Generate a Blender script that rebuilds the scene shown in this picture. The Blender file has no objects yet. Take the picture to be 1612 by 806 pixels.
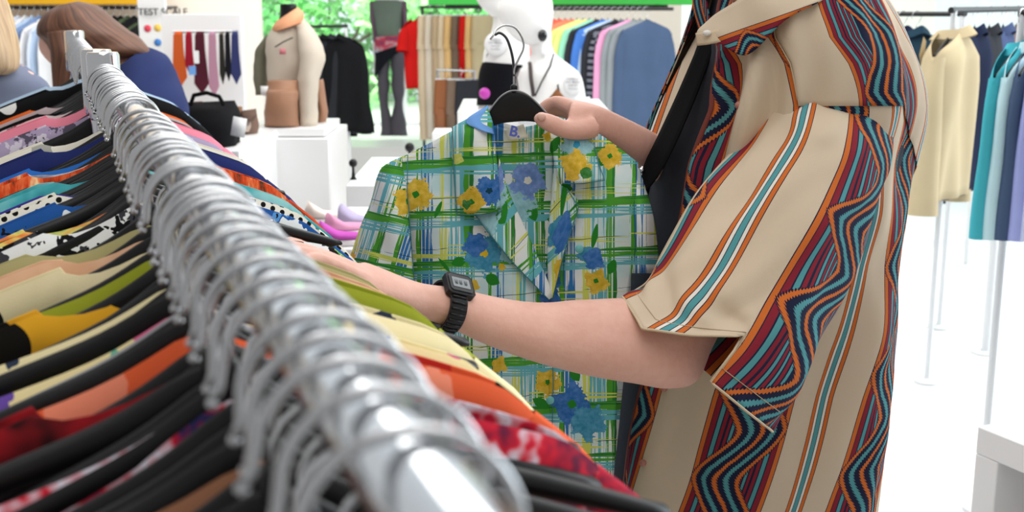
import bpy, math, random
import numpy as np
from mathutils import Vector, Matrix, noise
# ---------------------------------------------------------------- camera, light, exposure
SC = bpy.context.scene
COL = SC.collection
F = 1900.0; H = 1.55; PITCH = math.radians(12); YAW = math.radians(20.6)
EYE = Vector((0, 0, H))
GF = Vector((math.sin(YAW), math.cos(YAW), 0)); RT = Vector((math.cos(YAW), -math.sin(YAW), 0)); UP = Vector((0, 0, 1))
cam = bpy.data.cameras.new('camera'); cam.sensor_width = 36; cam.lens = F / 1612 * 36
cam.clip_start = 0.02; cam.clip_end = 200
cam.dof.use_dof = True; cam.dof.focus_distance = 1.55; cam.dof.aperture_fstop = 9.5
co = bpy.data.objects.new('camera', cam); COL.objects.link(co)
co.location = EYE; co.rotation_euler = (math.pi / 2 - PITCH, 0, -YAW)
SC.camera = co
SC.view_settings.view_transform = 'Standard'; SC.view_settings.look = 'None'
SC.view_settings.gamma = 1; SC.view_settings.use_curve_mapping = False
SC.view_settings.exposure = 0.25
w = bpy.data.worlds.new('World'); SC.world = w; w.use_nodes = True
wn = w.node_tree; wc = wn.nodes.new('ShaderNodeTexCoord'); wd = wn.nodes.new('ShaderNodeVectorMath'); wd.operation = 'DOT_PRODUCT'
wv = (GF * .85 + RT * .45).normalized(); wd.inputs[1].default_value = (wv.x, wv.y, -.12); wn.links.new(wc.outputs['Generated'], wd.inputs[0])
wr_ = wn.nodes.new('ShaderNodeValToRGB'); wn.links.new(wd.outputs['Value'], wr_.inputs[0]); wm = wr_.color_ramp.elements
wm[0].position = 0.0; wm[0].color = (.40, .395, .39, 1); wm[1].position = .75; wm[1].color = (1.0, 1.08, 1.12, 1)
wn.links.new(wr_.outputs[0], wn.nodes['Background'].inputs[0])
wn.nodes['Background'].inputs[1].default_value = 0.95

def area(name, loc, target, size, power, col=(1, 1, 1)):
    l = bpy.data.lights.new(name, 'AREA'); l.shape = 'RECTANGLE'; l.size = size[0]; l.size_y = size[1]
    l.energy = power; l.color = col
    o = bpy.data.objects.new(name, l); COL.objects.link(o); o.location = loc
    o.rotation_euler = (Vector(target) - Vector(loc)).to_track_quat('-Z', 'Y').to_euler()
    return o

def B(r, g, h):
    """room point: r metres to the right of the camera, g metres ahead, h above the floor"""
    p = RT * r + GF * g; return Vector((p.x, p.y, h))

def P(px, py, g):
    """the point seen at (px, py) at the horizontal distance g"""
    a = (px - 806) / F; b = (py - 403) / F
    rg = math.cos(PITCH) - b * math.sin(PITCH); rh = -math.sin(PITCH) - b * math.cos(PITCH)
    s = g / rg
    return EYE + RT * (a * s) + GF * g + UP * (rh * s)

area('overhead_fill', B(0.3, 1.0, 3.2), B(0.6, 1.6, 1), (1.5, 2.5), 22, (1, .98, .94))  # overhead area lamp added for highlights; no ceiling is built
area('overhead_fill', B(0, 7.5, 3.2), B(0, 8.5, 0.5), (8, 3), 130, (1, .97, .92))  # added overhead lamp, brightens the shop towards the back walls
area('overhead_fill', B(1.0, 4.2, 3.3), B(1.0, 4.3, 0), (5, 2.0), 100, (1, .99, .97))  # extra overhead lamp added to brighten the middle of the floor
area('tree_fill_light', B(-2.0, 15.6, 3.6), B(-2.0, 19.0, 1.0), (7, 1.5), 900, (1, .98, .9))  # added lamp outside the window, brightens the tree crowns
area('window_light', B(7.5, 5.0, 2.6), B(1.5, 3.0, 0.6), (4, 4), 320, (.85, .94, 1))

# ---------------------------------------------------------------- materials
MATS = {}
class X:
    """small expression builder over Math nodes"""
    def __init__(s, nt, sock): s.nt = nt; s.s = sock
    def op(s, o, *a):
        n = s.nt.nodes.new('ShaderNodeMath'); n.operation = o
        for i, v in enumerate((s,) + a):
            if isinstance(v, X): s.nt.links.new(v.s, n.inputs[i])
            else: n.inputs[i].default_value = float(v)
        return X(s.nt, n.outputs[0])
    def __add__(s, o): return s.op('ADD', o)
    __radd__ = __add__
    def __sub__(s, o): return s.op('SUBTRACT', o)
    def __rsub__(s, o): return (s * -1) + o
    def __mul__(s, o): return s.op('MULTIPLY', o)
    __rmul__ = __mul__
    def __truediv__(s, o): return s.op('DIVIDE', o)
    def __mod__(s, o): return s.op('FLOORED_MODULO', o)
    def abs(s): return s.op('ABSOLUTE')
    def sin(s): return s.op('SINE')
    def lt(s, o): return s.op('LESS_THAN', o)
    def gt(s, o): return s.op('GREATER_THAN', o)
    def min(s, o): return s.op('MINIMUM', o)
    def max(s, o): return s.op('MAXIMUM', o)
    def pp(s, o): return s.op('PINGPONG', o)
    def clamp(s): n = s.op('ADD', 0); n.s.node.use_clamp = True; return n

class Mat:
    def __init__(s, name, rough=0.85, metal=0.0, spec=0.3, bump=0.0, bscale=900, alpha=None, trans=0):
        m = bpy.data.materials.new(name); m.use_nodes = True; s.m = m; s.nt = m.node_tree
        s.b = s.nt.nodes['Principled BSDF']
        s.b.inputs['Roughness'].default_value = rough; s.b.inputs['Metallic'].default_value = metal
        s.b.inputs['Specular IOR Level'].default_value = spec
        s.b.inputs['Transmission Weight'].default_value = trans
        MATS[name] = m
        if bump:
            n = s.noise(bscale, 2); bn = s.nt.nodes.new('ShaderNodeBump'); bn.inputs['Strength'].default_value = bump
            bn.inputs['Distance'].default_value = 0.001
            s.nt.links.new(n.s, bn.inputs['Height']); s.nt.links.new(bn.outputs[0], s.b.inputs['Normal'])
    def uv(s):
        if hasattr(s, '_uv'): return s._uv
        t = s.nt.nodes.new('ShaderNodeUVMap'); x = s.nt.nodes.new('ShaderNodeSeparateXYZ'); s.nt.links.new(t.outputs[0], x.inputs[0])
        s._uvs = t.outputs[0]; s._uv = (X(s.nt, x.outputs[0]), X(s.nt, x.outputs[1])); return s._uv
    def vec(s, u, v):
        n = s.nt.nodes.new('ShaderNodeCombineXYZ'); s.nt.links.new(u.s, n.inputs[0]); s.nt.links.new(v.s, n.inputs[1]); return n.outputs[0]
    def noise(s, scale, detail=2, vec=None, rough=.5):
        n = s.nt.nodes.new('ShaderNodeTexNoise'); n.inputs['Scale'].default_value = scale; n.inputs['Detail'].default_value = detail
        n.inputs['Roughness'].default_value = rough
        if vec is None: t = s.nt.nodes.new('ShaderNodeTexCoord'); vec = t.outputs['Object']
        s.nt.links.new(vec, n.inputs['Vector']); return X(s.nt, n.outputs[0])
    def voro(s, scale, vec=None, feat='F1'):
        n = s.nt.nodes.new('ShaderNodeTexVoronoi'); n.inputs['Scale'].default_value = scale; n.feature = feat
        if vec is None: s.uv(); vec = s._uvs
        s.nt.links.new(vec, n.inputs['Vector'])
        sp = s.nt.nodes.new('ShaderNodeSeparateXYZ'); s.nt.links.new(n.outputs['Color'], sp.inputs[0])
        return X(s.nt, n.outputs['Distance']), X(s.nt, sp.outputs[0])
    def c(s, c):
        if isinstance(c, tuple):
            n = s.nt.nodes.new('ShaderNodeRGB'); n.outputs[0].default_value = (*c[:3], 1); return n.outputs[0]
        return c
    def mix(s, f, a, b):
        n = s.nt.nodes.new('ShaderNodeMix'); n.data_type = 'RGBA'
        s.nt.links.new(f.s, n.inputs[0]); s.nt.links.new(s.c(a), n.inputs[6]); s.nt.links.new(s.c(b), n.inputs[7]); return n.outputs[2]
    def out(s, col): s.nt.links.new(s.c(col), s.b.inputs['Base Color']); return s.m

def srgb(r, g, b):
    f = lambda v: (v / 255) / 12.92 if v / 255 <= .04045 else ((v / 255 + .055) / 1.055) ** 2.4
    return (f(r), f(g), f(b))

def plain(name, col, rough=.85, metal=0, spec=.3, bump=0, var=0, bscale=900):
    if name in MATS: return MATS[name]
    m = Mat(name, rough, metal, spec, bump, bscale)
    if var:
        n = m.noise(6, 3); d = tuple(c * (1 - var) for c in col)
        return m.out(m.mix(n, d, tuple(min(1, c * (1 + var)) for c in col)))
    return m.out(col)

def fab(name, col, bump=.25): return plain(name, srgb(*col), .9, 0, .15, bump, .12)
def blobs(name, bg, cols, scale=22, size=.45, warp=.012):
    """printed fabric: irregular motifs of several colours on a ground"""
    if name in MATS: return MATS[name]
    m = Mat(name, .9, 0, .15, .2); u, v = m.uv()
    n = m.noise(scale * 2, 2, m.vec(u, v)); n2 = m.noise(scale * 2, 2, m.vec(v, u))
    vec = m.vec(u + (n - .5) * warp * 4, v + (n2 - .5) * warp * 4)
    d, c = m.voro(scale, vec); col = m.c(srgb(*bg)); k = len(cols)
    for i, cc in enumerate(cols):
        s = d.lt(size * (1 - .12 * (i % 3))) * c.gt(i / k) * c.lt((i + 1) / k)
        col = m.mix(s, col, srgb(*cc))
    col = m.mix(d.lt(size * .25) * c.gt(.3), col, srgb(*cols[(len(cols) + 1) // 2 - 1]))
    return m.out(col)
def dots(name, bg, fg, sp=.02, r=.3):
    if name in MATS: return MATS[name]
    m = Mat(name, .9, 0, .15); u, v = m.uv()
    a = (u / sp) % 1 - .5; b = (v / sp + .5 * ((u / sp) % 2).gt(1)) % 1 - .5
    return m.out(m.mix((a * a + b * b).lt(r * r), srgb(*bg), srgb(*fg)))
def stripes(name, cols, wid=.012, vert=True):
    if name in MATS: return MATS[name]
    m = Mat(name, .9, 0, .15); u, v = m.uv(); t = (u if vert else v); k = len(cols)
    t = (t / wid) % k; col = m.c(srgb(*cols[0]))
    for i in range(1, k): col = m.mix(t.gt(i), col, srgb(*cols[i]))
    return m.out(col)
def tiedye(name, cols, scale=14, ang=(1, 3)):
    if name in MATS: return MATS[name]
    m = Mat(name, .9, 0, .15); u, v = m.uv(); n = m.noise(scale, 4, m.vec(u * ang[0], v * ang[1]), .65)
    r = m.nt.nodes.new('ShaderNodeValToRGB'); m.nt.links.new(n.s, r.inputs[0]); e = r.color_ramp.elements
    k = len(cols)
    for i in range(k - 2): e.new(.5)
    for i in range(k): e[i].position = .36 + .28 * i / (k - 1); e[i].color = (*srgb(*cols[i]), 1)
    return m.out(r.outputs[0])

CHROME = plain('chrome', (.66, .68, .71), .1, 1)
WIRE = plain('hook_steel', (.58, .59, .61), .26, 1)
BLACKP = plain('black_plastic', (.006, .006, .007), .42, 0, .3)
WHITE = plain('white_laminate', (.86, .86, .86), .35, 0, .4)
SKIN = Mat('skin', .55, 0, .35, .35, 260)
_n = SKIN.noise(28, 3); _n2 = SKIN.noise(120, 2)
SKIN.out(SKIN.mix((_n * .7 + _n2 * .4).clamp(), srgb(240, 196, 180), srgb(218, 160, 142)))
SKIN.b.inputs['Subsurface Weight'].default_value = .0
SKIN = SKIN.m
MANNEQUIN = plain('mannequin_white', (.85, .84, .83), .3, 0, .5)

# ---------------------------------------------------------------- mesh helpers
def tag(o, label=None, cat=None, group=None, kind=None):
    if label: o['label'] = label
    if cat: o['category'] = cat
    if group: o['group'] = group
    if kind: o['kind'] = kind
    return o
def empty(name, loc, label, cat, group=None, rz=0):
    o = bpy.data.objects.new(name, None); COL.objects.link(o); o.location = loc; o.rotation_euler = (0, 0, rz); o.empty_display_size = .05
    return tag(o, label, cat, group)

class MB:
    def __init__(s): s.v = []; s.f = []; s.uv = []
    def grid(s, pts, uvs=None, closed=False, cap0=False, cap1=False, flip=False):
        """pts: rows of points; closed joins last column to first"""
        nr = len(pts); nc = len(pts[0]); b = len(s.v)
        for r in pts: s.v.extend([tuple(p) for p in r])
        cols = nc if closed else nc - 1
        for i in range(nr - 1):
            for j in range(cols):
                k = (j + 1) % nc
                q = [b + i * nc + j, b + i * nc + k, b + (i + 1) * nc + k, b + (i + 1) * nc + j]
                if uvs is None: t = [(j / cols, i / nr)] * 4
                else: t = [uvs[i][j], uvs[i][j + 1 if (closed and len(uvs[i]) > nc) else k], uvs[i + 1][j + 1 if (closed and len(uvs[i]) > nc) else k], uvs[i + 1][j]]
                if flip: q.reverse(); t = t[::-1]
                s.f.append(q); s.uv.append(t)
        for c, i in ((cap0, 0), (cap1, nr - 1)):
            if c:
                q = [b + i * nc + j for j in range(nc)]
                if (i == 0) != flip: q.reverse()
                s.f.append(q); s.uv.append([(0, 0) if uvs is None else uvs[i][0]] * nc)
    def box(s, c, d, M=None):
        c = Vector(c); vs = []
        for z in (-1, 1):
            for x, y in ((-1, -1), (1, -1), (1, 1), (-1, 1)): vs.append(c + Vector((x * d[0] / 2, y * d[1] / 2, z * d[2] / 2)))
        if M: vs = [M @ q for q in vs]
        b = len(s.v); s.v.extend([tuple(q) for q in vs])
        for q in ((3, 2, 1, 0), (4, 5, 6, 7), (0, 1, 5, 4), (1, 2, 6, 5), (2, 3, 7, 6), (3, 0, 4, 7)):
            s.f.append([b + i for i in q]); s.uv.append([(0, 0), (.3, 0), (.3, .3), (0, .3)])
    def tube(s, path, r, n=10, cap=True, flat=None):
        """round tube on a path; r a number or one per point"""
        path = [Vector(p) for p in path]; rings = []; prev = None
        for i, p in enumerate(path):
            d = (path[min(i + 1, len(path) - 1)] - path[max(i - 1, 0)]).normalized()
            if prev is None:
                a = d.orthogonal().normalized() if flat is None else (Vector(flat) - d * d.dot(Vector(flat))).normalized()
            else: a = (prev - d * prev.dot(d)).normalized()
            prev = a; bb = d.cross(a)
            rr = r[i] if isinstance(r, list) else r
            ra, rb = rr if isinstance(rr, tuple) else (rr, rr)
            rings.append([p + a * math.cos(2 * math.pi * k / n) * ra + bb * math.sin(2 * math.pi * k / n) * rb for k in range(n)])
        L = 0; uvs = []
        for i, p in enumerate(path):
            if i: L += (p - path[i - 1]).length
            uvs.append([(k / n * .1, L) for k in range(n + 1)])
        s.grid(rings, uvs, True, cap, cap)
    def lathe(s, prof, c=(0, 0, 0), n=24):
        c = Vector(c)
        rings = [[c + Vector((r * math.cos(2 * math.pi * k / n), r * math.sin(2 * math.pi * k / n), z)) for k in range(n)] for r, z in prof]
        s.grid(rings, None, True, True, True)
    def ball(s, c, r, n=16, M=None):
        c = Vector(c); r = Vector(r) if not isinstance(r, (int, float)) else Vector((r, r, r)); rings = []
        for i in range(n // 2 + 1):
            a = -math.pi / 2 + math.pi * i / (n // 2); cr = max(math.cos(a), .01)
            row = []
            for k in range(n):
                q = Vector((r.x * cr * math.cos(2 * math.pi * k / n), r.y * cr * math.sin(2 * math.pi * k / n), r.z * math.sin(a)))
                row.append(c + (M @ q if M else q))
            rings.append(row)
        s.grid(rings, None, True, True, True)
    def prism(s, outline, y0, y1, M=None, bev=0):
        """outline in xz extruded along y"""
        rows = []
        for y, k in ((y0, 0), (y1, 0)): rows.append([Vector((x, y, z)) for x, z in outline])
        if M: rows = [[M @ q for q in r] for r in rows]
        s.grid(rows, None, True, True, True)
    def mesh(s, name='m'):
        m = bpy.data.meshes.new(name); m.from_pydata(s.v, [], s.f)
        ul = m.uv_layers.new(name='UVMap'); flat = [c for t in s.uv for p in t for c in p]
        ul.data.foreach_set('uv', flat); m.polygons.foreach_set('use_smooth', [True] * len(m.polygons)); m.update(); return m
    def build(s, name, mat, parent=None, sharp=None, solid=0, sub=0, bevel=0):
        m = s.mesh(name); m.materials.append(mat); o = bpy.data.objects.new(name, m); COL.objects.link(o)
        if parent is not None: o.parent = parent
        if sharp is not None: m.set_sharp_from_angle(angle=math.radians(sharp))
        if solid:
            md = o.modifiers.new('thickness', 'SOLIDIFY'); md.thickness = solid; md.offset = 0
        if bevel:
            md = o.modifiers.new('bevel', 'BEVEL'); md.width = bevel; md.segments = 2; md.limit_method = 'ANGLE'
        if sub: md = o.modifiers.new('sub', 'SUBSURF'); md.levels = sub; md.render_levels = sub
        return o
def struct(o): o['kind'] = 'structure'; return o
def place(o, parent):
    """keep world geometry when parented to an Empty or object that is not at the origin"""
    o.parent = parent; o.matrix_parent_inverse = parent.matrix_basis.inverted(); return o

def crom(pts, n):
    """Catmull-Rom through tuples, n samples"""
    A = np.array(pts, float); k = len(A) - 1; out = []
    for t in np.linspace(0, k, n):
        i = min(int(t), k - 1); f = t - i
        p0 = A[max(i - 1, 0)]; p1 = A[i]; p2 = A[i + 1]; p3 = A[min(i + 2, k)]
        if i == 0: p0 = 2 * p1 - p2
        if i + 2 > k: p3 = 2 * p2 - p1
        out.append(.5 * (2 * p1 + (p2 - p0) * f + (2 * p0 - 5 * p1 + 4 * p2 - p3) * f * f + (3 * p1 - p0 - 3 * p2 + p3) * f ** 3))
    return np.array(out)

def sil(mb, rows, n=24, m=None, dispf=None, cap=(True, True), thr=(0, 2 * math.pi), uvf=None, pw=1.0):
    """loft through rings: each row (Lx,Ly,Rx,Ry,g,b): the ring spans L..R across and b in depth"""
    m = m or len(rows) * 4; R = crom(rows, m); full = abs(thr[1] - thr[0] - 2 * math.pi) < 1e-6 and uvf is None or False
    rings = []; uvs = []; L = 0; pc = None
    for i, r in enumerate(R):
        a = P(r[0], r[1], r[4]); b = P(r[2], r[3], r[4]); c = (a + b) / 2; ax = (b - a) / 2
        axn = ax.normalized(); tc = (EYE - c); tc = (tc - axn * tc.dot(axn)).normalized()
        if pc is not None: L += (c - pc).length
        pc = c; row = []; ur = []
        for k in range(n + (0 if abs(thr[1] - thr[0] - 2 * math.pi) < 1e-6 else 1)):
            th = thr[0] + (thr[1] - thr[0]) * k / n
            q = c + ax * math.cos(th) + tc * r[5] * math.sin(th)
            if dispf: q = dispf(q, th, i / (m - 1), (q - c))
            row.append(q)
        for k in range(n + 1):
            th = thr[0] + (thr[1] - thr[0]) * k / n
            ur.append(uvf(th, i / (m - 1), L) if uvf else (th * .06, L))
        rings.append(row); uvs.append(ur)
    cl = abs(thr[1] - thr[0] - 2 * math.pi) < 1e-6
    mb.grid(rings, uvs, cl, cap[0] and cl, cap[1] and cl)
    return rings

def patch(ctrl, nu=24, nv=24, uvf=None, mb=None, dz=None, flip=False):
    """smooth sheet through a control grid of (px,py,g)"""
    mb = mb or MB()
    rows = [crom(r, nu) for r in ctrl]; rows = np.array(rows)
    fin = np.array([crom(rows[:, j], nv) for j in range(nu)])   # nu x nv
    pts = []; uvs = []
    for i in range(nv):
        pr = []; ur = []
        for j in range(nu):
            x, y, g = fin[j, i][:3]
            if dz: g += dz(x, y, j / (nu - 1), i / (nv - 1))
            q = P(x, y, g); pr.append(q); ur.append(uvf(x, y) if uvf else (x * .00085, -y * .00085))
        pts.append(pr); uvs.append(ur)
    mb.grid(pts, uvs, flip=flip); return mb
# ---------------------------------------------------------------- the room
def wall_panel(name, r0, r1, g, z0, z1, mat, th=.12):
    mb = MB(); mb.box((0, 0, 0), (r1 - r0, th, z1 - z0))
    o = mb.build(name, mat, sharp=30); o.location = B((r0 + r1) / 2, g + th / 2, (z0 + z1) / 2); o.rotation_euler = (0, 0, -YAW); return struct(o)
fm = Mat('floor_tiles', .22, 0, .4)
t = fm.nt.nodes.new('ShaderNodeTexCoord'); s_ = fm.nt.nodes.new('ShaderNodeSeparateXYZ'); fm.nt.links.new(t.outputs['Object'], s_.inputs[0])
fx, fy = X(fm.nt, s_.outputs[0]), X(fm.nt, s_.outputs[1])
jt = ((fx / .6) % 1).lt(.006).max(((fy / .6) % 1).lt(.006))
FLOORM = fm.out(fm.mix(jt, (.88, .88, .88), (.62, .63, .65)))
mb = MB(); mb.box((0, 0, -.05), (26, 40, .1)); o = mb.build('floor', FLOORM); o.location = B(0, 10, 0); o.rotation_euler = (0, 0, math.radians(12)); struct(o)
CREAM = plain('cream_wall_paint', (.90, .84, .76), .8); WWALL = plain('white_wall_paint', (.86, .86, .85), .8)
wall_panel('wall_left', -8, -1.85, 9.0, 0, 3.2, CREAM)
wall_panel('wall_back', 0.10, 1.60, 11.6, 0, 3.2, CREAM)
wall_panel('wall_right', 1.70, 3.3, 9.6, 0, 3.2, CREAM)
# window fronts with thin frames and a clear pane
gm = bpy.data.materials.new('window_glass'); gm.use_nodes = True; nt = gm.node_tree; nt.nodes.clear()
go = nt.nodes.new('ShaderNodeOutputMaterial'); gmx = nt.nodes.new('ShaderNodeMixShader'); gt = nt.nodes.new('ShaderNodeBsdfTransparent'); gg = nt.nodes.new('ShaderNodeBsdfGlossy')
gg.inputs['Roughness'].default_value = .02; gmx.inputs[0].default_value = .05; gt.inputs[0].default_value = (.94, .98, .97, 1)
nt.links.new(gt.outputs[0], gmx.inputs[1]); nt.links.new(gg.outputs[0], gmx.inputs[2]); nt.links.new(gmx.outputs[0], go.inputs[0])
ALU = plain('window_frame_paint', (.75, .78, .8), .4)
def window(name, r0, r1, g, z0, z1, n):
    mb = MB(); wd = r1 - r0; hh = z1 - z0
    for i in range(n + 1): mb.box((-wd / 2 + wd * i / n, 0, 0), (.06, .08, hh))
    for z in (-hh / 2, hh / 2): mb.box((0, 0, z), (wd, .08, .06))
    o = mb.build(name, ALU, sharp=30); o.location = B((r0 + r1) / 2, g, (z0 + z1) / 2); o.rotation_euler = (0, 0, -YAW); struct(o)
    m2 = MB(); m2.box((0, 0, 0), (wd, .01, hh)); m2.build('pane', gm, o)
window('window_1', -3.3, .6, 15.2, .02, 3.2, 2)
window('window_2', 2.2, 7.5, 7.6, .02, 3.2, 3)
# ---- trees outside
LEAF = Mat('leaf_green', .6, 0, .2); n = LEAF.noise(1.3, 3)
LEAFM = LEAF.out(LEAF.mix(((n - .35) * 3).clamp(), srgb(96, 190, 110), srgb(200, 250, 180)))
BARK = plain('bark', (.12, .09, .06), .9)
def tree(r, g, z, rad, label, seed, n=5200):
    rnd = random.Random(seed); b = B(r, g, 0); t = empty('tree', b, label, 'tree', 'trees outside the shop window')
    mb = MB(); mb.tube([(0, 0, 0), (.05, .02, z * .5), (0, .05, z)], [.13, .1, .06], 10)
    for k in range(5):
        a = k * 1.3; mb.tube([(0, 0, z * .6), (math.cos(a) * rad * .4, math.sin(a) * rad * .4, z), (math.cos(a) * rad * .7, math.sin(a) * rad * .7, z + rad * .5)], [.05, .03, .015], 6)
    mb.build('trunk', BARK, t)
    mb = MB(); cl = [(Vector((rnd.gauss(0, .5), rnd.gauss(0, .5), rnd.gauss(0, .55))) * rad, rnd.uniform(.25, .5) * rad) for _ in range(16)]
    for i in range(n):
        c, cr = cl[i % 16]; d = Vector((rnd.gauss(0, 1), rnd.gauss(0, 1), rnd.gauss(0, 1))).normalized() * cr * rnd.uniform(.6, 1)
        p = c + d + Vector((0, 0, z + rad * .1)); a = Vector((rnd.uniform(-1, 1), rnd.uniform(-1, 1), rnd.uniform(-1, 1))).normalized(); q = a.orthogonal().normalized(); s = rnd.uniform(.06, .11)
        mb.grid([[p - a * s, p + q * s * .5], [p - q * s * .5, p + a * s]])
    mb.build('crown', LEAFM, t)
for i, (r, g, z, rad, lb) in enumerate([(-4.6, 18.4, 1.3, 1.6, 'bright green leafy tree outside behind the tie display'), (-2.9, 19.2, 1.0, 1.7, 'bright green leafy tree outside above the canvas jacket bust'),
    (-1.3, 18.6, 1.0, 1.6, 'bright green leafy tree outside between the black coats and headless mannequin'), (.4, 19.4, 1.0, 1.6, 'bright green leafy tree outside behind the red garment'),
    (-2.2, 21.6, 3.0, 2.0, 'taller green tree further off outside the middle window')]):
    tree(r, g, z, rad, lb, i + 3)
# coloured fascias above the wall rails
def fascia(name, label, x0, x1, g, mat, z0, z1, dep=.35):
    a = P(x0, 0, g - dep / 2); b = P(x1, 0, g - dep / 2); mb = MB(); mb.box((0, 0, 0), ((b - a).length, dep, z1 - z0))
    o = mb.build(name, mat, bevel=.008, sharp=30); c = (a + b) / 2; o.location = (c.x, c.y, (z0 + z1) / 2); o.rotation_euler = (0, 0, -YAW); return tag(o, label, 'shelf')
fascia('yellow_shelf', 'mustard yellow shelf band above the light shirts on the left wall', -260, 231, 8.9, plain('yellow_lacquer', srgb(226, 170, 30), .4), H - .035, H + .25)
fascia('green_shelf', 'bright green shelf band above the coloured sweaters', 676, 1096, 9.5, plain('green_lacquer', srgb(60, 170, 70), .4), H - .04, H + .25)

# ---------------------------------------------------------------- hangers and garments
def hanger_mesh_hook():
    mb = MB(); r = .0255; cz = -.011; pts = []
    pts += [(-.0285, 0, cz - .0115), (-.0262, 0, cz - .006)]
    for k in range(0, 25):
        a = math.radians(178 - k * 9.2); pts.append((r * math.cos(a), 0, cz + r * math.sin(a)))
    pts += [(.0135, 0, cz - .0300), (.004, 0, cz - .038), (0, 0, cz - .046), (0, 0, -.078)]
    mb.tube(pts, .0018, 8); mb.ball(pts[0], .0023, 8); return mb.mesh('hook')
def hanger_mesh_body(hw=.2):
    mb = MB(); n = 40; rings = []; 
    for i in range(n + 1):
        s = -1 + 2 * i / n; x = s * hw; a = abs(s)
        zt = -.078 - .075 * (a ** 1.25) - .012 * (1 - math.exp(-(a / .2) ** 2)) + .004 * math.exp(-(a / .12) ** 2)
        th = .022 - .012 * a + .012 * math.exp(-(a / .22) ** 2)
        if a > .97: th *= .6
        w_ = .0045 + .0035 * a
        ring = [Vector((x, w_ * math.cos(t) * (1 if abs(math.cos(t)) < .9 else 1), zt - th / 2 + th / 2 * math.sin(t))) for t in [2 * math.pi * k / 12 for k in range(12)]]
        rings.append(ring)
    mb.grid(rings, None, True, True, True); mb.lathe([(.0045, -.086), (.0055, -.080), (.0055, -.070), (.003, -.066)], n=10); return mb.mesh('hanger_body')
HOOK = hanger_mesh_hook(); HOOK.materials.append(WIRE)
BODY = hanger_mesh_body(); BODY.materials.append(BLACKP)
def top_z(s):
    a = abs(s); return -.078 - .075 * (a ** 1.25) - .012 * (1 - math.exp(-(a / .2) ** 2)) + .004 * math.exp(-(a / .12) ** 2)
hroot0 = None
def hanger(loc, rz, label, group, name='clothes_hanger', tilt=0, lean=0):
    o = bpy.data.objects.new(name, BODY); COL.objects.link(o); o.location = loc; o.rotation_euler = (lean, tilt, rz); tag(o, label, 'hanger', group)
    h = bpy.data.objects.new('hook', HOOK); COL.objects.link(h); h.parent = o; return o

GC = {}
def garment_parts(kind, L=.7, th=.012, nw=.36, hw=.2, seed=0, sl=.2, wx=1.0, flare=0.03, drop=.05, nwl=None):
    """list of (part name or None, mesh): body first; origin at the hanger hook"""
    key = (kind, L, th, nw, hw, seed, sl, wx, flare, drop, nwl)
    if key in GC: return GC[key]
    rnd = random.Random(seed); ph = [rnd.uniform(0, 6.28) for _ in range(6)]; res = []
    mb = MB(); nu, nv = 28, 18
    Wd = hw + .02
    rings = []; uvs = []
    per = [(-1 + 2 * i / nu, 1) for i in range(nu + 1)] + [(1 - 2 * i / nu, -1) for i in range(nu + 1)]
    for j in range(nv + 1):
        t = j / nv; row = []; ur = []
        for s, sd in per:
            a = abs(s); zt = top_z(s * min(1, Wd / .215)) + .011
            nq = nw if s > 0 or nwl is None else nwl
            if a < nq:
                k = 1 - (a / nq) ** 2; zt -= (drop if sd > 0 else drop * .35) * k ** .6
            if a > .8: zt -= ((a - .8) / .2) ** 2 * .022
            z = zt + (-L - zt) * t ** 1.15
            x = s * (Wd + (flare * t + .01 * math.sin(t * 7 + ph[0]) * t) * wx)
            edge = (1 - a ** 4); T = th * (.5 + .5 * min(1, t * 6)) * (edge + .12)
            y = sd * T * (1 + .25 * math.sin(s * 9 + ph[1]) * t) + .006 * math.sin(s * (7 + rnd.random() * 0) + ph[2] + t * 2) * min(1, t * 3) * (th / .012) * .5
            row.append(Vector((x, y, z))); ur.append((s * Wd + (sd < 0) * .5, z))
        rings.append(row); uvs.append(ur + [ur[0]])
    mb.grid(rings, uvs, True); res.append((None, mb.mesh('garment')))
    if sl > 0:
        for sd in (-1, 1):
            m2 = MB(); z0 = top_z(1) - .02; path = []; rr = []
            for k in range(9):
                q = k / 8
                path.append((sd * (Wd - .035 + (.05 if sl < .3 else .035) * q ** .6), .002 * math.sin(q * 8 + ph[3]), z0 - .01 - sl * q + .02 * (1 - q) ** 3))
                rr.append(((.030 + .035 * min(1, q * 4) if sl < .3 else .03 + .03 * min(1, q * 5) - .015 * q, th * (.55 + .3 * q))))
            m2.tube(path, rr, 16, cap=False, flat=(1, 0, 0)); res.append(('sleeve', m2.mesh('sleeve')))
    if kind in ('shirt', 'jacket'):
        for sd in (-1, 1):
            m2 = MB(); w_ = nw * Wd
            pts0 = [Vector((sd * w_ * math.sin(a_), th * .9 * math.cos(a_) * -1, top_z(nw * math.sin(a_)) + .022 - (drop * .8) * (1 - abs(math.sin(a_))) * (a_ > 1.57))) for a_ in [i / 10 * 2.6 for i in range(11)]]
            pts1 = [Vector((p.x * 1.28, p.y * 1.5, p.z - .035)) for p in pts0]
            m2.grid([pts0, pts1], [[(i * .02, 0) for i in range(11)], [(i * .02, .03) for i in range(11)]]); res.append(('collar', m2.mesh('collar')))
    if kind == 'jacket':
        m2 = MB()
        for sd in (-1, 1):
            m2.grid([[Vector((sd * .075, th * 1.25, -.10)), Vector((sd * .10, th * 1.3, -.17)), Vector((sd * .06, th * 1.3, -.26)), Vector((sd * .01, th * 1.3, -.36))],
                     [Vector((sd * .03, th * 1.28, -.12)), Vector((sd * .04, th * 1.3, -.19)), Vector((sd * .02, th * 1.3, -.28)), Vector((sd * .004, th * 1.3, -.37))]])
        res.append(('lapel', m2.mesh('lapel')))
    GC[key] = res; return res

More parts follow.
